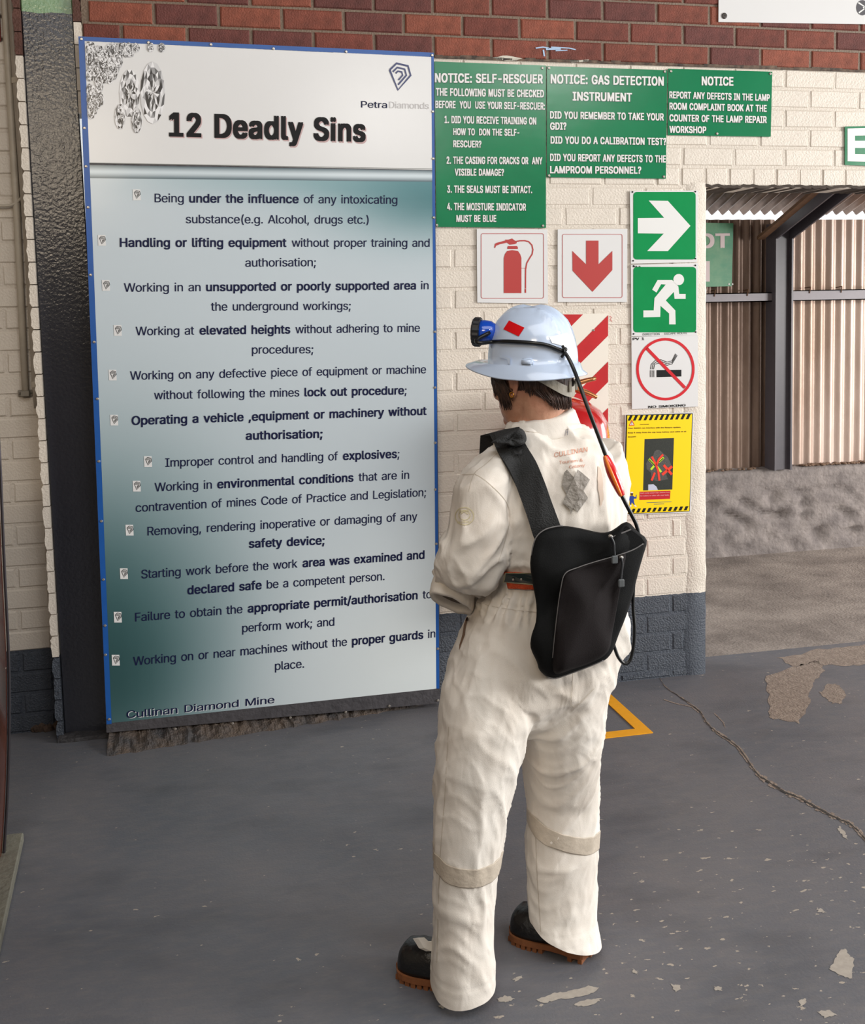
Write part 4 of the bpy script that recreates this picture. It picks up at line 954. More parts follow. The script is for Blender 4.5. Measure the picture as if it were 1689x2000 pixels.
# folds
zk_ = PY(900, 1165, -1.84).z; n_ = len(me.vertices); co_ = np.empty(n_ * 3); me.vertices.foreach_get('co', co_); co_ = co_.reshape(-1, 3)
no_ = np.array([v.normal[:] for v in me.vertices])
cen = PY(1075, 1150, -1.83); zleg = PY(1000, 1420, -1.84).z; zelb = PY(860, 1090, -1.9).z
L_x = PY(905, 1600, -1.91).x; R_x = PY(1097, 1600, -1.77).x; arm_x = PY(925, 1000, -1.9).x
disp = np.zeros(n_)
def sstep(a, b, x): t = min(1, max(0, (x - a) / (b - a))); return t * t * (3 - 2 * t)
for i in range(n_):
    x, y, z = co_[i]; d = 0.0
    nz = noise.noise(Vector((x * 5, y * 5, z * 4)))
    rid = lambda v: (1 - abs(v)) ** 3
    # broad soft folds
    d += 0.006 * noise.noise(Vector((x * 9, y * 9, z * 3.2 + 7))) * sstep(0, .2, z)
    d += 0.003 * noise.noise(Vector((x * 24, y * 24, z * 9)))
    f = sstep(zleg + 0.16, zleg - 0.06, z); e_ = sstep(0.02, 0.16, z)
    if f > 0:                                             # trouser legs: diagonal creases
        s_ = 1 if x < (L_x + R_x) / 2 else -1
        q = Vector(((x * 0.8 + y) * 8, 2 * s_, (z + s_ * (x + y) * 1.1) * 7)); d += f * e_ * 0.0065 * (rid(noise.noise(q) * 1.9) - 0.45)
        d += f * e_ * 0.003 * (rid(noise.noise(q * 2.4) * 1.8) - 0.4)
    if f < 1 and z < zk_ + 0.02:                          # seat
        q = Vector((x * 7, y * 7, (z + x * 0.9) * 6)); g_ = (1 - f) * sstep(zk_ + 0.02, zk_ - 0.06, z)
        d += g_ * (0.008 * (rid(noise.noise(q) * 1.8) - 0.4) + 0.003 * (rid(noise.noise(q * 2.6) * 2) - 0.4))
    if abs(z - zk_) < 0.11 and abs(x - cen.x) < 0.19:     # gathers at the elastic waist
        a = math.atan2(y - cen.y, x - cen.x); w_ = math.exp(-((z - zk_ + 0.012) / 0.035) ** 2)
        d += w_ * 0.0085 * math.sin(a * 44 + 2.5 * noise.noise(Vector((a * 6, z * 20, 0))))
        d += -0.004 * math.exp(-((z - zk_ + 0.012) / 0.004) ** 2) - 0.003 * math.exp(-((z - zk_ - 0.008) / 0.004) ** 2)
    if z > zk_ + 0.03:
        if x < arm_x + 0.075 and z < zelb + 0.42:         # sleeve: folds across the elbow
            w_ = math.exp(-((z - zelb) / 0.14) ** 2); q = Vector((x * 9, y * 9, (z - x * 0.8) * 15)); d += w_ * 0.011 * (rid(noise.noise(q) * 1.9) - 0.4)
            q = Vector((x * 16 + z * 5, y * 16, z * 4)); d += 0.005 * (rid(noise.noise(q) * 1.8) - 0.4)
        else:                                             # back: long hanging folds from the shoulders
            q = Vector((x * 14 - z * 2, y * 14, z * 2.4)); d += 0.010 * (rid(noise.noise(q) * 1.8) - 0.4) + 0.003 * (rid(noise.noise(q * 2.3) * 2) - 0.4)
            w_ = sstep(zk_ + 0.2, zk_ + 0.05, z); q = Vector((x * 8, y * 8, z * 16)); d += w_ * 0.007 * (rid(noise.noise(q) * 1.8) - 0.4)
    # seam down the armhole and a hem line at the trouser ends
    for zz in (0.052, 0.075): 
        if z < 0.12: d -= 0.0015 * math.exp(-((z - zz) / 0.003) ** 2)
    disp[i] = d
co_ += no_ * disp[:, None]; pass
me.vertices.foreach_set('co', co_.ravel()); me.update()
bm = BM(); bm.from_mesh(me); xm = (L_x + R_x) / 2
for sd_, co2, nn2 in ((-1, Vector((L_x, -1.91, .040)), Vector((-0.12, -0.08, 1))), (1, Vector((R_x, -1.78, .050)), Vector((0.30, -0.10, 1)))):
    sel = [v for v in bm.verts if (v.co.x - xm) * sd_ > 0 and v.co.z < .3]; ss = set(sel)
    gm_ = sel + [e for e in bm.edges if all(v in ss for v in e.verts)] + [f for f in bm.faces if all(v in ss for v in f.verts)]
    bmesh.ops.bisect_plane(bm, geom=gm_, plane_co=co2, plane_no=nn2, clear_inner=True)
bm.to_mesh(me); bm.free()
person = empty('person', (cen.x, cen.y, 0), 'person in white coveralls seen from behind, facing the poster board', 'person')
me.materials.append(coverm); cover = obj('coverall', me, coverm, person, smooth=True, label='worn off-white cotton coverall')
BV = BVHTree.FromPolygons([v.co[:] for v in me.vertices], [p.vertices[:] for p in me.polygons])
def cast(px, py, off=0.004, bv=None, back=-1.95):
    d = ray(px, py).normalized(); h = (bv or BV).ray_cast(CAM, d)
    if h[0] is None: return PY(px, py, back)
    n = h[1]; 
    return h[0] - d * off + (n if n.dot(d) < 0 else -n) * off * 0.3
def flip_out(bm):
    bm.normal_update()
    for f in bm.faces:
        if f.normal.dot(CAM - f.calc_center_median()) < 0: f.normal_flip()
def patch(name, polys, m, parent, off=0.003, cuts=0):
    bm = BM()
    for p in polys:
        vs = [bm.verts.new((a, b, 0)) for a, b in p]; bm.faces.new(vs)
    bmesh.ops.triangulate(bm, faces=bm.faces[:])
    if cuts: bmesh.ops.subdivide_edges(bm, edges=bm.edges[:], cuts=cuts, use_grid_fill=True); bmesh.ops.triangulate(bm, faces=bm.faces[:])
    for v in bm.verts: v.co = cast(v.co.x, v.co.y, off)
    flip_out(bm); return obj(name, bm, m, parent)
def cloth_text(s, x0, b0, x1, b1, h, m, bold=1):
    bm = BM(); text_at(bm, [(s, bold)], Vector((x0, 0, b0)), Vector((x1, 0, b1)), Vector((0, 0, -h)))
    for v in bm.verts: v.co = cast(v.co.x, v.co.z, 0.0016)
    flip_out(bm); return obj('lettering', bm, m, cover)
def ribbon(name, left, right, m, parent, th=0.004, off=0.006, extra=(), sm=5):
    """strap laid on the cloth between two edge lines; extra = further (left, right) world points carrying it on"""
    A_ = smooth_path([(a, b, 0) for a, b in left], sm); B_ = smooth_path([(a, b, 0) for a, b in right], sm); bm = BM(); rows = []
    for a, b in zip(A_, B_):
        row = []
        for k in range(7):
            q = a.lerp(b, k / 6); row.append(cast(q.x, q.y, off))
        rows.append(row)
    # smooth along the length so the strap bridges the folds
    for it in range(3):
        new = [[p.copy() for p in r_] for r_ in rows]
        for i in range(1, len(rows) - 1):
            for k in range(7): new[i][k] = (rows[i-1][k] + rows[i][k] * 2 + rows[i+1][k]) / 4
        rows = new
    for (l, r_) in extra: rows.append([l.lerp(r_, k / 6) for k in range(7)])
    f = []
    for i, row in enumerate(rows):
        f.append([bm.verts.new(p) for p in row])
    faces = []
    for a, b in zip(f, f[1:]):
        for k in range(6): faces.append(bm.faces.new((a[k], a[k+1], b[k+1], b[k])))
    flip_out(bm); r_ = bmesh.ops.solidify(bm, geom=faces, thickness=th); bmesh.ops.recalc_face_normals(bm, faces=bm.faces[:])
    return obj(name, bm, m, parent, smooth=False)
def belt_ring(name, c, z0, hgt, tiltx, tilty, m, parent, off=0.004, a0=0, a1=2*math.pi, n=72, wob=0.0, rmax=0.4, ridge=False, rcap=9):
    JS = (0, .05, .5, .95, 1); bm = BM(); rows = []; full = abs(a1 - a0 - 2*math.pi) < 1e-3
    for k in range(n if full else n + 1):
        a = a0 + (a1 - a0) * k / n; d = Vector((math.cos(a), math.sin(a), 0)); row = []
        for tj in JS:
            z = z0 + (tj - 0.5) * hgt + tiltx * d.x + tilty * d.y + wob * noise.noise(Vector((a * 2, z0, 0)))
            o_ = Vector((c.x, c.y, z)); h = BV.ray_cast(o_, d, rmax); q = h[0] if h[0] is not None else o_ + d * 0.1
            row.append((q - o_).length)
        rr_ = min(max(row), rcap)
        rows.append([bm.verts.new(Vector((c.x, c.y, z0 + (JS[j] - 0.5) * hgt + tiltx * d.x + tilty * d.y + wob * noise.noise(Vector((a * 2, z0, 0))))) + d * ((min(row[j], rcap) * 0.75 + rr_ * 0.25) + off)) for j in range(5)])
    m_ = len(rows); faces = []
    for i in range(m_ if full else m_ - 1):
        a, b = rows[i], rows[(i + 1) % m_]
        for j in range(4): faces.append(bm.faces.new((a[j], b[j], b[j+1], a[j+1])))
    bmesh.ops.recalc_face_normals(bm, faces=bm.faces[:]); bmesh.ops.solidify(bm, geom=faces, thickness=-0.0012 if not ridge else -0.004)
    bmesh.ops.recalc_face_normals(bm, faces=bm.faces[:]); return obj(name, bm, m, parent, smooth=True)
refl = mat('reflective_tape', (196, 184, 168), 0.5, metal=0.0, var=0.12, vscale=40, bump=0.25, bscale=60)
zL = PY(905, 1708, -1.99).z; zR_ = PY(1097, 1642, -1.85).z
belt_ring('reflective_band', PY(908, 1700, -1.91), zL, 0.046, -0.004, 0.012, refl, cover, 0.0005, wob=0.004, rmax=0.2)
belt_ring('reflective_band', PY(1097, 1640, -1.77), zR_, 0.046, -0.03, 0.012, refl, cover, 0.0005, wob=0.004, rmax=0.2)
bc = PY(1078, 1126, -1.83); zb_ = PY(1005, 1130, -1.93).z
belt_ring('belt', bc, zb_, 0.044, 0.008, 0.0, mat('orange_webbing', (236, 92, 44), 0.7, var=0.2, vscale=60, bump=0.8, bscale=300), person, 0.004, a0=math.radians(209), a1=math.radians(345), n=50, rmax=0.3, rcap=0.172).__setitem__('label', 'orange webbing belt')
patch('belt_plate', [[(988,1116),(1045,1117),(1043,1141),(984,1136)]], mat('plate_edge', (176, 170, 140), 0.4, metal=0.4), person, 0.014, 2)
patch('belt_plate', [[(990,1118),(1046,1119),(1044,1138),(986,1134)]], mat('belt_black', (16, 34, 32), 0.35), person, 0.0165, 2).__setitem__('label', 'dark green-black belt end with eyelets')
bm = BM()
for a, b in ((1002,1128),(1020,1128)): ballm(bm, cast(a, b, 0.018), 0.0035, 1)
obj('eyelet', bm, chrome, person)
# marks on the back: stamped words, initials, grey tape patch, sleeve emblem, painted shade of a fold
faded = mat('faded_stamp', (214, 160, 138), 0.9); cloth_text('CULLINAN', 1082, 893, 1147, 882, 13, faded, 0); cloth_text('Tourism &', 1092, 906, 1138, 901, 8, faded, 0); cloth_text('Colony', 1111, 915, 1142, 911, 8, faded, 0)
patch('pen_mark', stroke([(1096,838),(1093,846),(1097,851),(1102,846),(1100,838),(1096,838)], 1) + stroke([(1103,851),(1105,840),(1107,846),(1109,837),(1108,850)], 1), mat('pen_grey', (130, 128, 140), 0.8), cover, 0.0015)
patch('tape_patch', [[(1097,948),(1101,924),(1107,917),(1122,934),(1133,950),(1148,972),(1127,1001),(1117,990),(1104,962)]], mat('grey_tape', (146, 140, 132), 0.55, var=0.15, vscale=50, bump=0.5, bscale=90), cover, 0.0035, 2)
patch('tape_patch', [[(1127,917),(1138,925),(1151,937),(1134,966),(1122,985),(1114,1004),(1112,994),(1098,982),(1110,956),(1120,934)]], MATS['grey_tape'], cover, 0.0055, 2)
patch('fold_shade', [ragged([(1168,910),(1174,918),(1178,945),(1178,975),(1173,990),(1169,965),(1166,935)], 1, 3)], mat('fold_shade_tone', (214, 196, 180), 0.9), cover, 0.0015, 1)  # brownish patch paints the shade of a cloth fold
oc = mat('ochre_print', (214, 204, 164), 0.9); er_ = [(907 + 18*math.cos(t*math.pi/14), 1008 + 17*math.sin(t*math.pi/14)) for t in range(29)]
patch('sleeve_emblem', stroke(er_, 1.4) + stroke([(907 + (a-907)*.62, 1006 + (b-1008)*.55) for a, b in er_], 1.2) + stroke([(900,1003),(907,999),(914,1004)], 1.4), oc, cover, 0.0016)
for s, a, b, c_, d, h in (('BOKS', 897, 1001, 916, 999, 6), ('SHONKI', 893, 1022, 919, 1021, 6)): cloth_text(s, a, b, c_, d, h, oc, 0)
seam = mat('seam_thread', (200, 190, 176), 0.9)
def seamline(pts_, w_=1.0): patch('seam', stroke([(v.x, v.y) for v in smooth_path([(a, b, 0) for a, b in pts_], 6)], w_), seam, cover, 0.0012)
seamline([(1003,855),(985,872),(950,905),(926,925),(915,960)]); seamline([(926,925),(950,940),(985,975),(996,1010),(985,1060),(972,1100)]); seamline([(893,927),(925,926)])
seamline([(1012,840),(1060,845),(1110,838),(1135,826)]); seamline([(930,1176),(980,1188),(1050,1196)]); seamline([(876,1420),(868,1560),(858,1700),(853,1880)])
seamline([(1118,1340),(1121,1310),(1135,1300)]); seamline([(1118,1340),(1116,1378),(1130,1376),(1160,1345)]); seamline([(1045,1600),(1048,1700),(1056,1820)])
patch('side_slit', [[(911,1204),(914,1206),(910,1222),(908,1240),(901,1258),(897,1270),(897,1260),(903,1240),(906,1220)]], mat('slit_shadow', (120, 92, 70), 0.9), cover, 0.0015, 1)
# collar
bm = BM(); nn_ = 40; rows = []; nc = PY(1056, 826, -1.83)
for k in range(nn_ + 1):
    a = math.radians(-250 + 320 * k / nn_ - 30) ; d = Vector((math.cos(a), math.sin(a), 0))
    row = []
    for rad, h in ((0.066, 0.0), (0.064, 0.022), (0.067, 0.030), (0.076, 0.022), (0.088, -0.012), (0.094, -0.022)):
        row.append(bm.verts.new(nc + Vector((d.x * rad * 1.12, d.y * rad * 0.98, h + 0.016 * d.x - 0.008 + 0.003 * noise.noise(Vector((a * 3, h * 30, 0)))))))
    rows.append(row)
fs = []
for a, b in zip(rows, rows[1:]):
    for j in range(5): fs.append(bm.faces.new((a[j], b[j], b[j+1], a[j+1])))
bmesh.ops.recalc_face_normals(bm, faces=bm.faces[:]); bmesh.ops.solidify(bm, geom=fs, thickness=0.002); obj('collar', bm, coverm, person, smooth=True)
# rolled cuff of the left sleeve
bm = BM(); a = PY(851, 1152, -1.88); b = PY(912, 1193, -1.80); c = (a + b) / 2; u = (b - a) / 2; ax = Vector((-0.30, -0.42, -0.86)); ax = (ax - u * (ax.dot(u) / u.length_squared)).normalized(); v = ax.cross(u).normalized() * 0.04
rows = []
for k in range(28):
    t = 2*math.pi*k/28; e = u*math.cos(t) + v*math.sin(t); w_ = 0.004*noise.noise(Vector((t*2, 0, 0)))
    rows.append([bm.verts.new(c + e*s_ + ax*(h + w_)) for s_, h in ((1.0, -0.05), (1.06, -0.02), (1.05, 0.004), (0.97, 0.010), (0.86, 0.0), (0.82, -0.05))])
for i in range(28):
    p, q = rows[i], rows[(i+1) % 28]
    for j in range(5): bm.faces.new((p[j], q[j], q[j+1], p[j+1]))
bmesh.ops.recalc_face_normals(bm, faces=bm.faces[:]); obj('cuff', bm, coverm, person, smooth=True)
bm = BM(); inner = [bm.verts.new(c + (u*math.cos(2*math.pi*k/20) + v*math.sin(2*math.pi*k/20))*0.9 - ax*0.012) for k in range(20)]; bm.faces.new(inner); obj('sleeve_shade', bm, mat('sleeve_shade', (96, 86, 76), 0.9), person)  # dark disc colours in the shade inside the sleeve opening
# ---------------------------------------------------------------- body: head, neck, arms, hands in one surface
skinm = mat('skin', (206, 158, 132), 0.5, col2=(190, 132, 108), vscale=9, bump=0.15, bscale=120)
HF = Vector((-0.58, 0.81, -0.14)).normalized(); HL = Vector((-0.81, -0.58, 0)).normalized(); HL = (HL - HF * HL.dot(HF)).normalized(); HU = HF.cross(HL).normalized()
if HU.z < 0: HU = -HU
hc = PY(1033, 738, -1.82)
def hp(f, l, u): return hc + HF * f + HL * l + HU * u
S = 0.93
def headring(bm, h, cf, rf, rl, n=28):
    return [bm.verts.new(hp((cf + rf*math.cos(2*math.pi*k/n)) * S, rl * math.sin(2*math.pi*k/n) * S, h * S)) for k in range(n)]
SL_ = [(.112,0,.02,.018),(.10,0,.05,.04),(.075,-.004,.078,.062),(.04,-.006,.093,.074),(0,-.004,.097,.077),(-.035,.002,.092,.072),(-.06,.014,.082,.064),(-.085,.028,.066,.054),(-.105,.040,.048,.040),(-.118,.048,.028,.026)]
hb = BM(); skin(hb, [headring(hb, *r_) for r_ in SL_][::-1]); bmesh.ops.recalc_face_normals(hb, faces=hb.faces[:])
parts = [hb]
def tb(pts_, rad, seg=12, sm=3):
    b = BM(); tube(b, pts_, rad, seg, smooth=sm); bmesh.ops.recalc_face_normals(b, faces=b.faces[:]); parts.append(b)
def bl(c_, r_, sc=(1, 1, 1)): b = BM(); ballm(b, c_, r_, 3, sc); parts.append(b)
tb([hp(-.02, 0, -.02), hp(-.03, 0, -.07), PY(1054, 822, -1.835), PY(1058, 860, -1.845)], [.062, .056, .056, .07], 20)
tb([hp(.088, 0, .012), hp(.098, 0, -.012), hp(.104, 0, -.032), hp(.096, 0, -.040)], [.007, .009, .011, .008])       # nose
bl(hp(.088, 0, -.062), .013, (1, 1, .6)); bl(hp(.084, 0, -.072), .012, (1, 1, .6)); bl(hp(.076, 0, -.098), .016)
for s in (-1, 1):
    bl(hp(.084, s*.03, .022), .011, (1, 1, .5)); bl(hp(.058, s*.040, -.03), .02)
    rim_ = [(.012,.078,.026),(-.006,.084,.034),(-.022,.086,.026),(-.024,.085,.004),(-.014,.082,-.016),(-.002,.078,-.028),(.006,.075,-.024)]
    tb([hp(a*1.05, s*(b*.93+.003), c_*1.15 - .006) for a, b, c_ in rim_], .006, 8); tb([hp(.004, s*.068, .02), hp(-.008, s*.074, .0), hp(.0, s*.070, -.02)], [.012, .013, .008], 8)
# shoulders, arms
tb([PY(1058, 872, -1.845), PY(1065, 960, -1.85), PY(1075, 1100, -1.83)], [.07, .09, .08], 20)
bel = cen + FD * 0.25 - LD * 0.04 + Vector((0, 0, 0.03))
tb([PY(1050, 900, -1.85), PY(958, 950, -1.90), PY(930, 1020, -1.905), PY(918, 1100, -1.87), PY(922, 1118, -1.75), bel + LD * 0.06], [.05, .036, .036, .034, .030, .024], 14)
tb([PY(1080, 900, -1.83), PY(1155, 940, -1.76), PY(1166, 1020, -1.71), PY(1150, 1100, -1.67), bel - LD * 0.07 + Vector((0, 0, -.01))], [.06, .045, .04, .034, .024], 14)
def hand(wr, dirv, side, nrm):
    dirv = dirv.normalized(); s = nrm.cross(dirv).normalized() * side
    pc = wr + dirv * 0.05; 
    tb([wr, wr + dirv*.03, pc + dirv*.03], [.024, .030, .028], 12)
    for i, (o_, L_) in enumerate(((-.027, .062), (-.009, .072), (.009, .068), (.027, .054))):
        b0 = pc + dirv*.03 + s*o_; tb([b0 - dirv*.01, b0 + dirv*L_*.45 + nrm*.004, b0 + dirv*L_*.75 - nrm*.014, b0 + dirv*L_*.8 - nrm*.032], [.0095, .009, .0085, .0075], 8)
    b0 = wr + dirv*.03 - s*.026; tb([b0, b0 - s*.02 + dirv*.02, b0 - s*.024 + dirv*.048], [.012, .0105, .0085], 8)
hand(bel + LD * 0.055, -LD + Vector((0, 0, -.15)), 1, FD); hand(bel - LD * 0.065 + Vector((0, 0, -.012)) + FD * 0.03, LD + Vector((0, 0, .1)), -1, FD)
bmesh_body = merge(parts); bme = remesh(bmesh_body, 0.0034, 3, 0.5)
body = obj('body', bme, skinm, person, smooth=True, label='head, neck and hands in one')
for s in (-1, 1):
    bm = BM(); ballm(bm, hp(.074, s*.030, .004), .0115, 2); obj('eye', bm, mat('eye_white', (230, 226, 220), 0.2), person, smooth=True)
    bm = BM(); ballm(bm, hp(.083, s*.030, .004), .0048, 2, (1, 1, 1)); obj('iris', bm, mat('iris_brown', (60, 36, 22), 0.2), person)
    bm = BM(); tube(bm, [hp(.083, s*.012, .024), hp(.088, s*.030, .030), hp(.078, s*.048, .024)], .003, 6, smooth=3); obj('eyebrow', bm, mat('hair_brown', (78, 54, 44), 0.62, col2=(44, 31, 27), vscale=60), person)
bm = BM(); e = PY(993.5, 767, -1.9); ec_ = hp(-.004, .082, -.036)
tube(bm, [ec_ + HF*.006*math.cos(t*math.pi/6) + HU*.006*math.sin(t*math.pi/6) for t in range(13)], .0018, 6); obj('earring', bm, mat('gold', (220, 160, 70), 0.2, metal=1.0), person)
# hair: clumps lying down the skull
hairm = MATS['hair_brown']; bm = BM(); rh = random.Random(11)
def scalp(az, h, off):          # az measured from straight ahead towards the left side
    for a, b in zip(SL_, SL_[1:]):
        if b[0] <= h <= a[0]:
            t = (a[0] - h) / (a[0] - b[0]); cf, rf, rl = [lerp(a[i], b[i], t) for i in (1, 2, 3)]; break
    else: cf, rf, rl = (SL_[-1] if h < -0.1 else SL_[0])[1:]
    if h < -0.05 and abs(az) > 1.7:       # nape: hair follows the neck
        cf, rf, rl = -.026, .064 + (-.05 - h) * 0.02, .060
    return hp((cf + (rf + off) * math.cos(az)) * S, (rl + off) * math.sin(az) * S, h * S)
for i in range(1500):
    az = rh.uniform(0.62, 5.66)
    a_ = az if az <= math.pi else 2*math.pi - az
    if a_ < 1.0: bot = rh.uniform(-.04, .0)
    elif a_ < 1.32: bot = rh.uniform(-.078, -.03)      # in front of the ear
    elif a_ < 1.85: 
        if rh.random() < .9: continue
        bot = rh.uniform(.02, .03)
    else: bot = -.010 - .066 * min(1, (a_ - 1.78) / 0.8) + rh.uniform(-.018, .010)
    top = rh.uniform(.03, .075); o0 = rh.uniform(.003, .011); drift = rh.uniform(-.10, .10) + (0.12 if az < math.pi else -0.12) * (2.5 if a_ < 1.32 else 1)
    pts_ = []
    for k in range(6):
        t = k / 5; h = top + (bot - top) * t; pts_.append(scalp(az + drift * t * t, h, o0 + (.007 if 1.5 < a_ else .003) * math.sin(t * math.pi * .8) + (0.004 if k == 5 and rh.random() < .4 else 0)))
    w_ = rh.uniform(.0016, .004); tube(bm, pts_, [w_*.7, w_, w_*1.05, w_, w_*.7, .0007], 5)
rings = [[bm.verts.new(scalp(2*math.pi*k/24, h, .004) if 1.5 < 2*math.pi*k/24 < 4.8 or h > .03 else hp(-.02*S, 0, h*S) + (scalp(2*math.pi*k/24, h, -.012) - hp(-.02*S, 0, h*S))) for k in range(24)] for h in (.105, .07, .03, .0, -.03)]
skin(bm, rings); obj('hair', bm, hairm, person, smooth=True, label='short dark brown hair')
# ---------------------------------------------------------------- boots
bootm = mat('black_leather', (20, 20, 21), 0.32, var=0.2, vscale=30, bump=0.25, bscale=90, spec=0.5); solem = mat('gum_sole', (132, 80, 44), 0.7, var=0.2, vscale=40)
def boot(toe, dirv, label, shin, L_=0.24, first=True):
    dirv = Vector(dirv).normalized(); sd = Vector((dirv.y, -dirv.x, 0)); o = toe - dirv * 0
    W = [(0, .012), (.02, .030), (.06, .044), (.13, .051), (.25, .054), (.4, .049), (.55, .041), (.7, .039), (.85, .042), (.95, .036), (1, .014)]
    def wid(t):
        for (a, b), (c_, d) in zip(W, W[1:]):
            if a <= t <= c_: return lerp(b, d, (t - a) / (c_ - a))
        return .01
    def P_(t, s_, h): return o - dirv * (t * L_) + sd * s_ + Vector((0, 0, h))
    bm = BM(); rings = []
    ts = [0, .02, .05, .09, .15, .22, .3, .4, .5, .6, .7, .8, .9, .97, 1]
    for t in ts:
        hh = .05 + .022 * math.sin(min(1, t / .3) * math.pi / 2) + (.0 - .03 * sstep(.45, .8, t)); hh = hh if t > .01 else .036
        if t < .12: hh = .034 + .032 * math.sin(t / .12 * math.pi / 2)
        ring = [bm.verts.new(P_(t, wid(t) * math.copysign(abs(math.cos(a)) ** .75, math.cos(a)), .022 + (hh - .0) * abs(math.sin(a)) ** .8 if math.sin(a) > 0 else .022)) for a in [math.pi * k / 12 for k in range(13)]]
        rings.append(ring)
    for a, b in zip(rings, rings[1:]):
        for k in range(12): bm.faces.new((a[k], a[k+1], b[k+1], b[k]))
        bm.faces.new((a[12], a[0], b[0], b[12]))
    bm.faces.new(rings[0]); bm.faces.new(rings[-1][::-1]); bmesh.ops.recalc_face_normals(bm, faces=bm.faces[:])
    bmesh.ops.subdivide_edges(bm, edges=bm.edges[:], cuts=1, use_grid_fill=True)
    for v in bm.verts:
        q = v.co - o; t = -q.dot(dirv) / L_
        if v.co.z > .04 and .12 < t < .5: v.co.z += .003 * math.sin(t * 95) * math.exp(-((t - .33) / .09) ** 2)
    bo = obj('boot', bm, bootm, person, smooth=True, label=label)
    bm = BM(); tube(bm, [P_(.6, 0, .07), P_(.58, 0, .12).lerp(shin, .6), shin], [.034, .034, .036], 16); obj('boot_shaft', bm, bootm, bo, smooth=True)
    bm = BM(); n = 30; out = []
    tt = [0] + [0.5 * (1 - math.cos(math.pi * k / n)) for k in range(1, n)] + [1]
    side = [(t, wid(t) + .006) for t in tt] + [(t, -wid(t) - .006) for t in tt[::-1]]
    prism(bm, [P_(t if 0 < t < 1 else (-.02 if t == 0 else 1.02), s_, .012) for t, s_ in side], (0, 0, .014)); obj('sole', bm, solem, bo)
    # lugs
    for k in range(9):
        t = .02 + k * .068 if k < 7 else .78 + (k - 7) * .12
        bm = BM(); w_ = wid(min(.97, t + .02)) + .004
        for s_ in (-1, 1): prism(bm, [P_(t, s_ * .012, 0), P_(t, s_ * w_, 0), P_(t + .05, s_ * w_, 0), P_(t + .05, s_ * .012, 0)], (0, 0, .0125))
        obj('lug', bm, solem, bo)
    return bo
tl_ = PZ(783, 1893); bL = boot(tl_, (-0.80, 0.60, 0), 'left black boot with a gum sole', PY(905, 1790, -1.91))
tr_ = PZ(1003, 1821); bR = boot(tr_, (-0.72, 0.70, 0), 'right black boot with a gum sole', PY(1096, 1760, -1.77), 0.225)
bm = BM(); tg = [PY(a, b, -1.86) for a, b in ((806,1833),(818,1831),(828,1840),(838,1838),(842,1848),(832,1858),(818,1852),(812,1842))]
prism(bm, tg, (0.012, -0.006, 0.002)); bmesh.ops.subdivide_edges(bm, edges=bm.edges[:], cuts=1); obj('trouser_hem_flap', bm, coverm, person)
# ================================================================ HARD HAT
HC = PY(1040, 706, -1.84)
hf = Vector((-0.74, 0.67, 0.02)).normalized(); hl = Vector((-0.67, -0.74, -0.03)); hl = (hl - hf * hl.dot(hf)).normalized(); hu = hf.cross(hl)
if hu.z < 0: hu = -hu
helm = empty('hard_hat', HC, 'pale blue-white hard hat with a red sticker on the person\'s head', 'hard hat')
hm = mat('helmet_plastic', (196, 212, 236), 0.16, coat=0.5)
def HP(f, l, u): return HC + hf * f + hl * l + hu * u
bm = BM(); rings = []; n = 64
for j in range(15):
    t = j / 14; ph_ = t * math.pi / 2; ring = []
    for k in range(n):
        a = 2*math.pi*k/n; rr_ = math.cos(ph_) ** 0.72 if t < 1 else 0.0; hh = math.sin(ph_) ** 0.9 * 0.127
        rf_, rl_ = 0.112, 0.093
        x, y = rf_*rr_*math.cos(a), rl_*rr_*math.sin(a)
        # three ridges running front to back
        bump_ = 0.0
        for c_, w_, hgt in ((0, .012, .012), (.036, .008, .010), (-.036, .008, .010)): bump_ += hgt * math.exp(-((y - c_) / w_) ** 4) * sstep(.1, .5, t)
        ring.append((x*(1+bump_*.5), y, hh + bump_ - 0.003*sstep(.3,.8,abs(x)/.11)))
    rings.append([bm.verts.new(HP(*p)) for p in ring])
rings = rings[:-1]
skin(bm, rings, caps=False); apex = bm.verts.new(HP(0, 0, 0.134))
for k in range(n): bm.faces.new((rings[-1][k], rings[-1][(k+1) % n], apex))
# brim: droops at the sides, long peak in front
prev = rings[0]; 
for s_, dz in ((.006, -.002), (.012, -.012), (.022, -.020), (.0225, -.023), (.012, -.020), (-.004, -.006)):
    ring = []
    for k in range(n):
        a = 2*math.pi*k/n; ca, sa = math.cos(a), math.sin(a); pk_ = max(0, ca) ** 3
        w_ = s_ * (0.75 + 1.9 * pk_ + .35 * max(0, -ca)) if s_ > 0 else s_; r1, r2 = 0.112 + w_, 0.093 + w_
        ring.append(bm.verts.new(HP(r1*ca + (.002 if s_ > 0 else 0), r2*sa, dz - .012*abs(sa)**2*(s_ > 0.01) + .012*pk_*(s_ > 0.01) - .006*max(0,-ca)*(s_>.01))))
    for k in range(n): bm.faces.new((prev[k], prev[(k+1) % n], ring[(k+1) % n], ring[k]))
    prev = ring
bmesh.ops.recalc_face_normals(bm, faces=bm.faces[:]); sh = obj('shell', bm, hm, helm, smooth=True)
HB = BVHTree.FromPolygons([v.co[:] for v in sh.data.vertices], [p.vertices[:] for p in sh.data.polygons])
hcast = lambda a, b, o_=.0015: cast(a, b, o_, HB, -1.93)
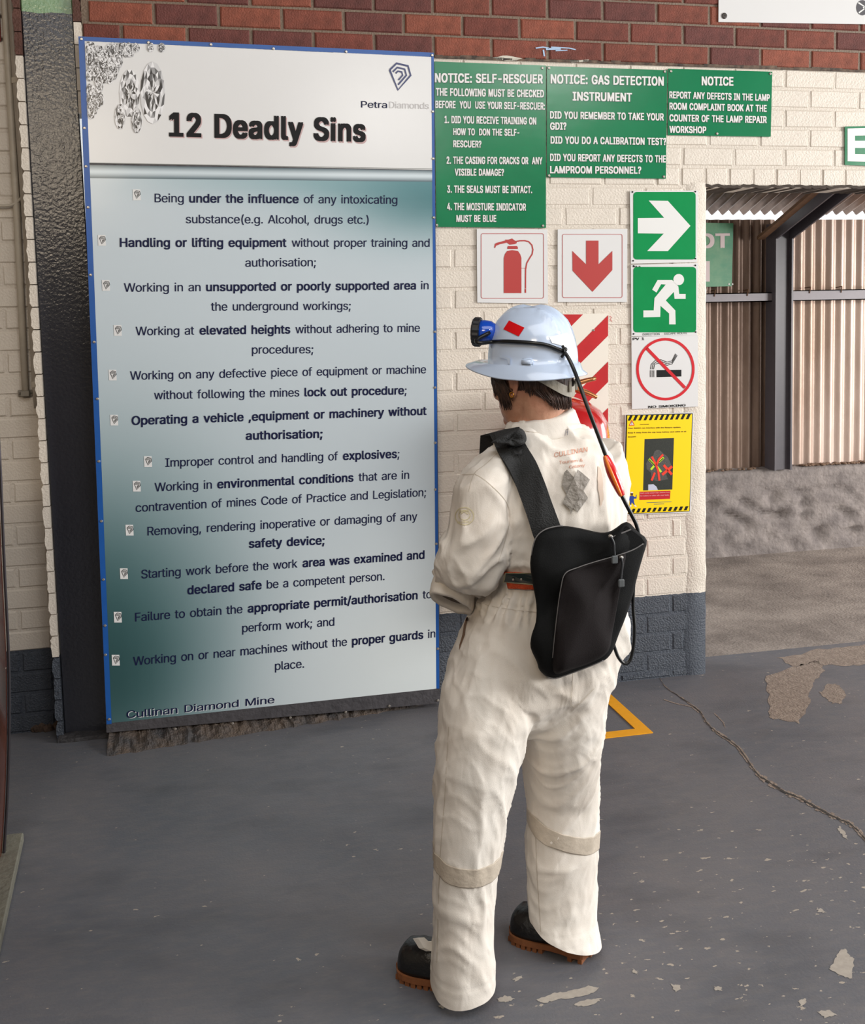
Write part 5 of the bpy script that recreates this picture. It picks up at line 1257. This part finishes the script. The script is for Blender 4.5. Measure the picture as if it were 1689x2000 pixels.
def hpatch(name, pl, m, off=.0015, cuts=2):
    bm = BM(); bm.faces.new([bm.verts.new((a, b, 0)) for a, b in pl]); bmesh.ops.triangulate(bm, faces=bm.faces[:]); bmesh.ops.subdivide_edges(bm, edges=bm.edges[:], cuts=cuts, use_grid_fill=True); bmesh.ops.triangulate(bm, faces=bm.faces[:])
    for v in bm.verts: v.co = hcast(v.co.x, v.co.y, off)
    flip_out(bm); return obj(name, bm, m, helm, smooth=True)
hpatch('sticker', [(994,626),(1024,640),(1013,657),(983,643)], mat('red_sticker', (214, 16, 24), 0.3)).__setitem__('label', 'red rectangular sticker')
hpatch('sticker', [(1072,658),(1108,650),(1116,672),(1108,678),(1078,670)], mat('white_sticker', (232, 236, 238), 0.35)).__setitem__('label', 'white sticker')
bm = BM(); c = hcast(1029, 707, 0.0); box(bm, (-.015, -.006, -.009), (.015, .006, .009)); bevel(bm, .004, 2)
q = Matrix((Vector((-hf.x, -hf.y, 0)).normalized() * -1, Vector((hl.x, hl.y, 0)).normalized(), Vector((0, 0, 1)))).transposed().to_4x4(); q.translation = c; bmesh.ops.transform(bm, matrix=q, verts=bm.verts[:]); obj('slot_cover', bm, hm, helm, smooth=True)
hpatch('side_slot', [(976,694),(997,699),(996,713),(992,712),(991,702),(977,698)], hm, .004, 1)
strapm = mat('grey_strap', (140, 134, 122), 0.6, bump=0.2)
bm = BM(); rows = []
for k in range(17):
    t = k / 16; a = math.radians(112 + 136 * t); dz = -.026 - .048 * math.sin(t * math.pi) ** 1.2; rr_ = 1.0
    rows.append([bm.verts.new(HP(.104*math.cos(a), .088*math.sin(a), dz + h)) for h in (.017, -.008)])
fs = [bm.faces.new((a[0], a[1], b[1], b[0])) for a, b in zip(rows, rows[1:])]; bmesh.ops.recalc_face_normals(bm, faces=bm.faces[:]); bmesh.ops.solidify(bm, geom=fs, thickness=.0025); obj('nape_strap', bm, strapm, helm)
bm = BM()
for k in range(2):
    a = math.radians(168 + 34 * k); p = HP(.107*math.cos(a), .091*math.sin(a), -.056); box(bm, (p.x-.003, p.y-.003, p.z-.012), (p.x+.003, p.y+.003, p.z+.014))
obj('strap_rib', bm, strapm, helm)
# ================================================================ CAP LAMP, CABLE
lc = PY(946, 649, -1.80); ldir = Vector((-0.86, 0.45, 0.05)).normalized()
lamp = empty('cap_lamp', lc, 'blue miner\'s cap lamp with a black ribbed rim on the front of the hard hat', 'lamp')
def along(name, prof, m, seg=28, rib=0.0):
    bm = BM(); uu = ldir.orthogonal().normalized(); vv = ldir.cross(uu); rings = []
    for r_, h in prof: rings.append([bm.verts.new(lc + ldir*h + (uu*math.cos(2*math.pi*k/seg) + vv*math.sin(2*math.pi*k/seg))*(r_ + (rib if k % 2 else 0)*(r_ > .02))) for k in range(seg)])
    skin(bm, rings); bmesh.ops.recalc_face_normals(bm, faces=bm.faces[:]); return obj(name, bm, m, lamp, smooth=not rib)
along('lamp_body', [(.014, -.030), (.022, -.026), (.028, -.016), (.030, 0), (.030, .010)], mat('lamp_blue', (20, 76, 190), 0.15, coat=0.6))
along('lamp_rim', [(.031, .008), (.0345, .010), (.0345, .024), (.031, .028), (.026, .029)], mat('black_rubber', (30, 32, 36), 0.45), 36, .0016)
along('lens', [(.026, .0285), (.02, .031), (.008, .032)], mat('lens_glass', (210, 214, 216), 0.08))
bm = BM(); q0 = HP(.095, .02, .035); tube(bm, [lc - ldir*.02, (lc - ldir*.02).lerp(q0, .6), q0], [.012, .011, .012], 10); obj('lamp_bracket', bm, MATS['black_rubber'], lamp)
rub = mat('cable_rubber', (18, 19, 20), 0.35)
pth = [lc + Vector((0.004, -0.030, 0.0)), PY(930, 664, -1.845), PY(938, 670, -1.86)] + [hcast(a, b, .006) for a, b in ((962,668),(985,667),(1010,668),(1040,670),(1066,674),(1088,682),(1103,690))] + [PY(1118, 716, -1.955), PY(1133, 755, -1.99), PY(1150, 803, -2.01), PY(1168, 850, -2.02), PY(1184, 893, -2.03), PY(1200, 935, -2.04), PY(1214, 968, -2.045), PY(1232, 1003, -2.05), PY(1243, 1026, -2.05), PY(1248, 1050, -2.05)]
bm = BM(); tube(bm, pth, .0048, 10, smooth=4); cab = obj('lamp_cable', bm, rub, None, smooth=True); tag(cab, 'black cable from the cap lamp across the hat to the shoulder bag', 'cable')
bm = BM(); tube(bm, [PY(1182,890,-2.03), PY(1186,900,-2.032), PY(1196,925,-2.038), PY(1209,955,-2.044), PY(1214,968,-2.046)], [.006, .0095, .013, .0105, .007], 12, smooth=3); obj('connector', bm, mat('red_connector', (196, 20, 26), 0.2, coat=0.5), cab, smooth=True, label='red in-line connector with an orange stripe')
bm = BM(); tube(bm, [PY(1181,890,-2.041), PY(1185,903,-2.045), PY(1194,925,-2.052), PY(1207,955,-2.056), PY(1213,969,-2.055)], [.003, .004, .0045, .004, .003], 8, smooth=3); obj('connector_stripe', bm, mat('orange_plastic', (232, 120, 40), 0.25), cab, smooth=True)
bm = BM(); tube(bm, [hcast(1098,676,.004), hcast(1101,688,.013), hcast(1096,697,.005)], .0035, 8, smooth=3); ballm(bm, hcast(1102,683,.010), .006, 2); obj('cable_clip', bm, rub, cab)
bm = BM(); tube(bm, [PY(1190,1240,-2.0), PY(1199,1262,-1.99), PY(1207,1283,-1.99), PY(1219,1296,-1.99), PY(1230,1290,-1.99), PY(1237,1262,-1.99), PY(1239,1225,-1.99), PY(1236,1180,-1.985), PY(1238,1130,-1.99), PY(1240,1100,-1.99)], .0042, 10, smooth=4)
tag(obj('bag_cable_loop', bm, rub, None, smooth=True), 'black cable loop hanging below the right side of the shoulder bag', 'cable')
# ================================================================ SHOULDER BAG
YBG = -2.045
bag = empty('shoulder_bag', PY(1130, 1320, YBG), 'black fabric sling bag with zips on the person\'s back', 'bag')
fab = mat('black_nylon', (17, 18, 19), 0.75, var=0.25, vscale=7, bump=0.15, bscale=420, spec=0.15); fab2 = mat('black_nylon_faded', (30, 26, 27), 0.8, var=0.35, vscale=5, bump=0.15, bscale=420, spec=0.15)
OUT = [(1040,1068),(1047,1048),(1062,1035),(1080,1030),(1098,1027),(1130,1031),(1172,1040),(1195,1036),(1223,1019),(1245,1038),(1263,1055),(1256,1085),(1246,1120),(1235,1165),(1222,1205),(1208,1240),(1196,1272),(1180,1290),(1150,1302),(1115,1315),(1085,1325),(1068,1322),(1053,1308),(1048,1292),(1036,1265),(1038,1240),(1046,1215),(1047,1180),(1040,1140),(1035,1100)]
def cushion(outline, layers, sm, m, parent, name, wr=0.0):
    """layers: (y, scale) from back to front"""
    o_ = [(v.x, v.y) for v in smooth_path([(a, b, 0) for a, b in outline] + [(*outline[0], 0)], sm)[:-1]]
    cx_ = sum(p[0] for p in o_)/len(o_); cy_ = sum(p[1] for p in o_)/len(o_); bm = BM(); rings = []
    for y_, s_ in layers:
        ring = []
        for a, b in o_:
            k = 1 - s_ if s_ > 0.8 else 1 - s_
            p = PY(cx_ + (a - cx_)*s_, cy_ + (b - cy_)*s_, y_); p.y += wr * noise.noise(p * 11) if s_ < .95 else 0
            ring.append(bm.verts.new(p))
        rings.append(ring)
    skin(bm, rings); bmesh.ops.recalc_face_normals(bm, faces=bm.faces[:]); return obj(name, bm, m, parent, smooth=True)
cushion(OUT, [(-1.965, .7), (-1.965, .9), (-1.98, .985), (-2.0, 1), (-2.06, 1), (-2.078, .985), (-2.086, .95), (-2.092, .8), (-2.097, .6), (-2.099, .4), (-2.1, .2)], 3, fab, bag, 'bag_body', .03)
cushion([(1104,1120),(1130,1108),(1160,1098),(1205,1085),(1222,1082),(1216,1120),(1206,1180),(1196,1235),(1188,1272),(1160,1292),(1115,1308),(1084,1316),(1079,1285),(1086,1215),(1095,1150)], [(-2.07, .99), (-2.10, 1), (-2.112, .975), (-2.117, .9), (-2.122, .7), (-2.125, .4), (-2.126, .15)], 3, fab2, bag, 'front_pocket', .03)
pipe_ = mat('grey_piping', (104, 102, 102), 0.45)
def pip(pts_, y_, r_=.0016):
    bm = BM(); tube(bm, [PY(a, b, y_) for a, b in pts_], r_, 6, smooth=5); obj('piping', bm, pipe_, bag, smooth=True)
pip([(1038,1085),(1041,1066),(1048,1048),(1063,1035),(1082,1029),(1099,1027)], -2.076); pip([(1079,1285),(1086,1215),(1095,1150),(1104,1120),(1130,1108),(1160,1098),(1205,1085),(1236,1074),(1256,1062)], -2.108, .0014); pip([(1068,1322),(1085,1325),(1115,1315),(1150,1302),(1178,1290)], -2.075)
zipm = mat('zip_tape', (22, 22, 22), 0.6)
bm = BM(); prism(bm, [PY(a, b, -2.082) for a, b in ((1186,1047),(1224,1026),(1250,1046),(1258,1058),(1205,1082))], (0, -.012, 0)); bevel(bm, .003); obj('top_flap', bm, fab, bag)
bm = BM(); tube(bm, [PY(a, b, -2.097) for a, b in ((1192,1051),(1210,1043),(1232,1034))], .0018, 6, smooth=3); obj('zip', bm, pipe_, bag)
def puller(pts_, tip):
    bm = BM(); ballm(bm, PY(*pts_[0], -2.12), .0052, 2); o_ = obj('zip_slider', bm, chrome, bag, smooth=True)
    bm = BM(); tube(bm, [PY(a, b, -2.126) for a, b in pts_], .0032, 6, smooth=3); obj('zip_cord', bm, MATS['black_rubber'], o_, smooth=True)
    bm = BM(); box(bm, (-.007, -.003, -.009), (.007, .003, .009)); bevel(bm, .002); bmesh.ops.translate(bm, verts=bm.verts[:], vec=PY(*tip, -2.13)); obj('zip_tab', bm, mat('grey_tab', (84, 88, 90), 0.4), o_)
puller([(1192,1048),(1198,1060),(1199,1074),(1200,1086)], (1200, 1093)); puller([(1213,1089),(1215,1102),(1213,1120),(1212,1132)], (1213, 1139))
# strap up over the left shoulder
sA = [(1062,1075),(1046,1058),(1028,1005),(1010,955),(990,912),(972,884),(966,868)]; sB = [(1105,1060),(1097,1034),(1078,985),(1062,942),(1048,905),(1032,878),(1022,860)]
ls = cast(966, 868, .006); rs = cast(1022, 860, .006)
front = FD * 0.12
strap = ribbon('strap', sA, sB, mat('strap_webbing', (32, 33, 34), 0.8, bump=0.5, bscale=300), bag, .005, .012,
   [(ls + Vector((-.005, .03, .022)), rs + Vector((.0, .03, .028))), (ls + Vector((-.01, .09, .01)), rs + Vector((-.005, .09, .02))), (ls + Vector((.0, .14, -.05)), rs + Vector((.0, .14, -.04)))])
# folded shoulder pad
bm = BM(); pa = [(958,864),(975,855),(992,846),(1008,838),(1018,837),(1026,846),(1028,860),(1020,869),(1003,872),(988,868),(972,868)]
o_ = [(v.x, v.y) for v in smooth_path([(a, b, 0) for a, b in pa] + [(*pa[0], 0)], 3)[:-1]]; cx_, cy_ = 998, 857; rings = []
for y_, s_ in ((-1.915, .7), (-1.925, .97), (-1.94, 1.0), (-1.958, .96), (-1.968, .75), (-1.962, .4), (-1.958, .15)):
    rings.append([bm.verts.new(PY(cx_ + (a-cx_)*s_, cy_ + (b-cy_)*s_, y_ + .006*noise.noise(Vector((a*.08, b*.08, 0))))) for a, b in o_])
skin(bm, rings); bmesh.ops.recalc_face_normals(bm, faces=bm.faces[:]); obj('shoulder_pad', bm, mat('strap_webbing', (32, 33, 34)), bag, smooth=True)
patch('strap_label', [[(1002,880),(1018,873),(1020,888),(1004,890)]], mat('strap_black', (16, 16, 17), 0.7), bag, .022, 1)
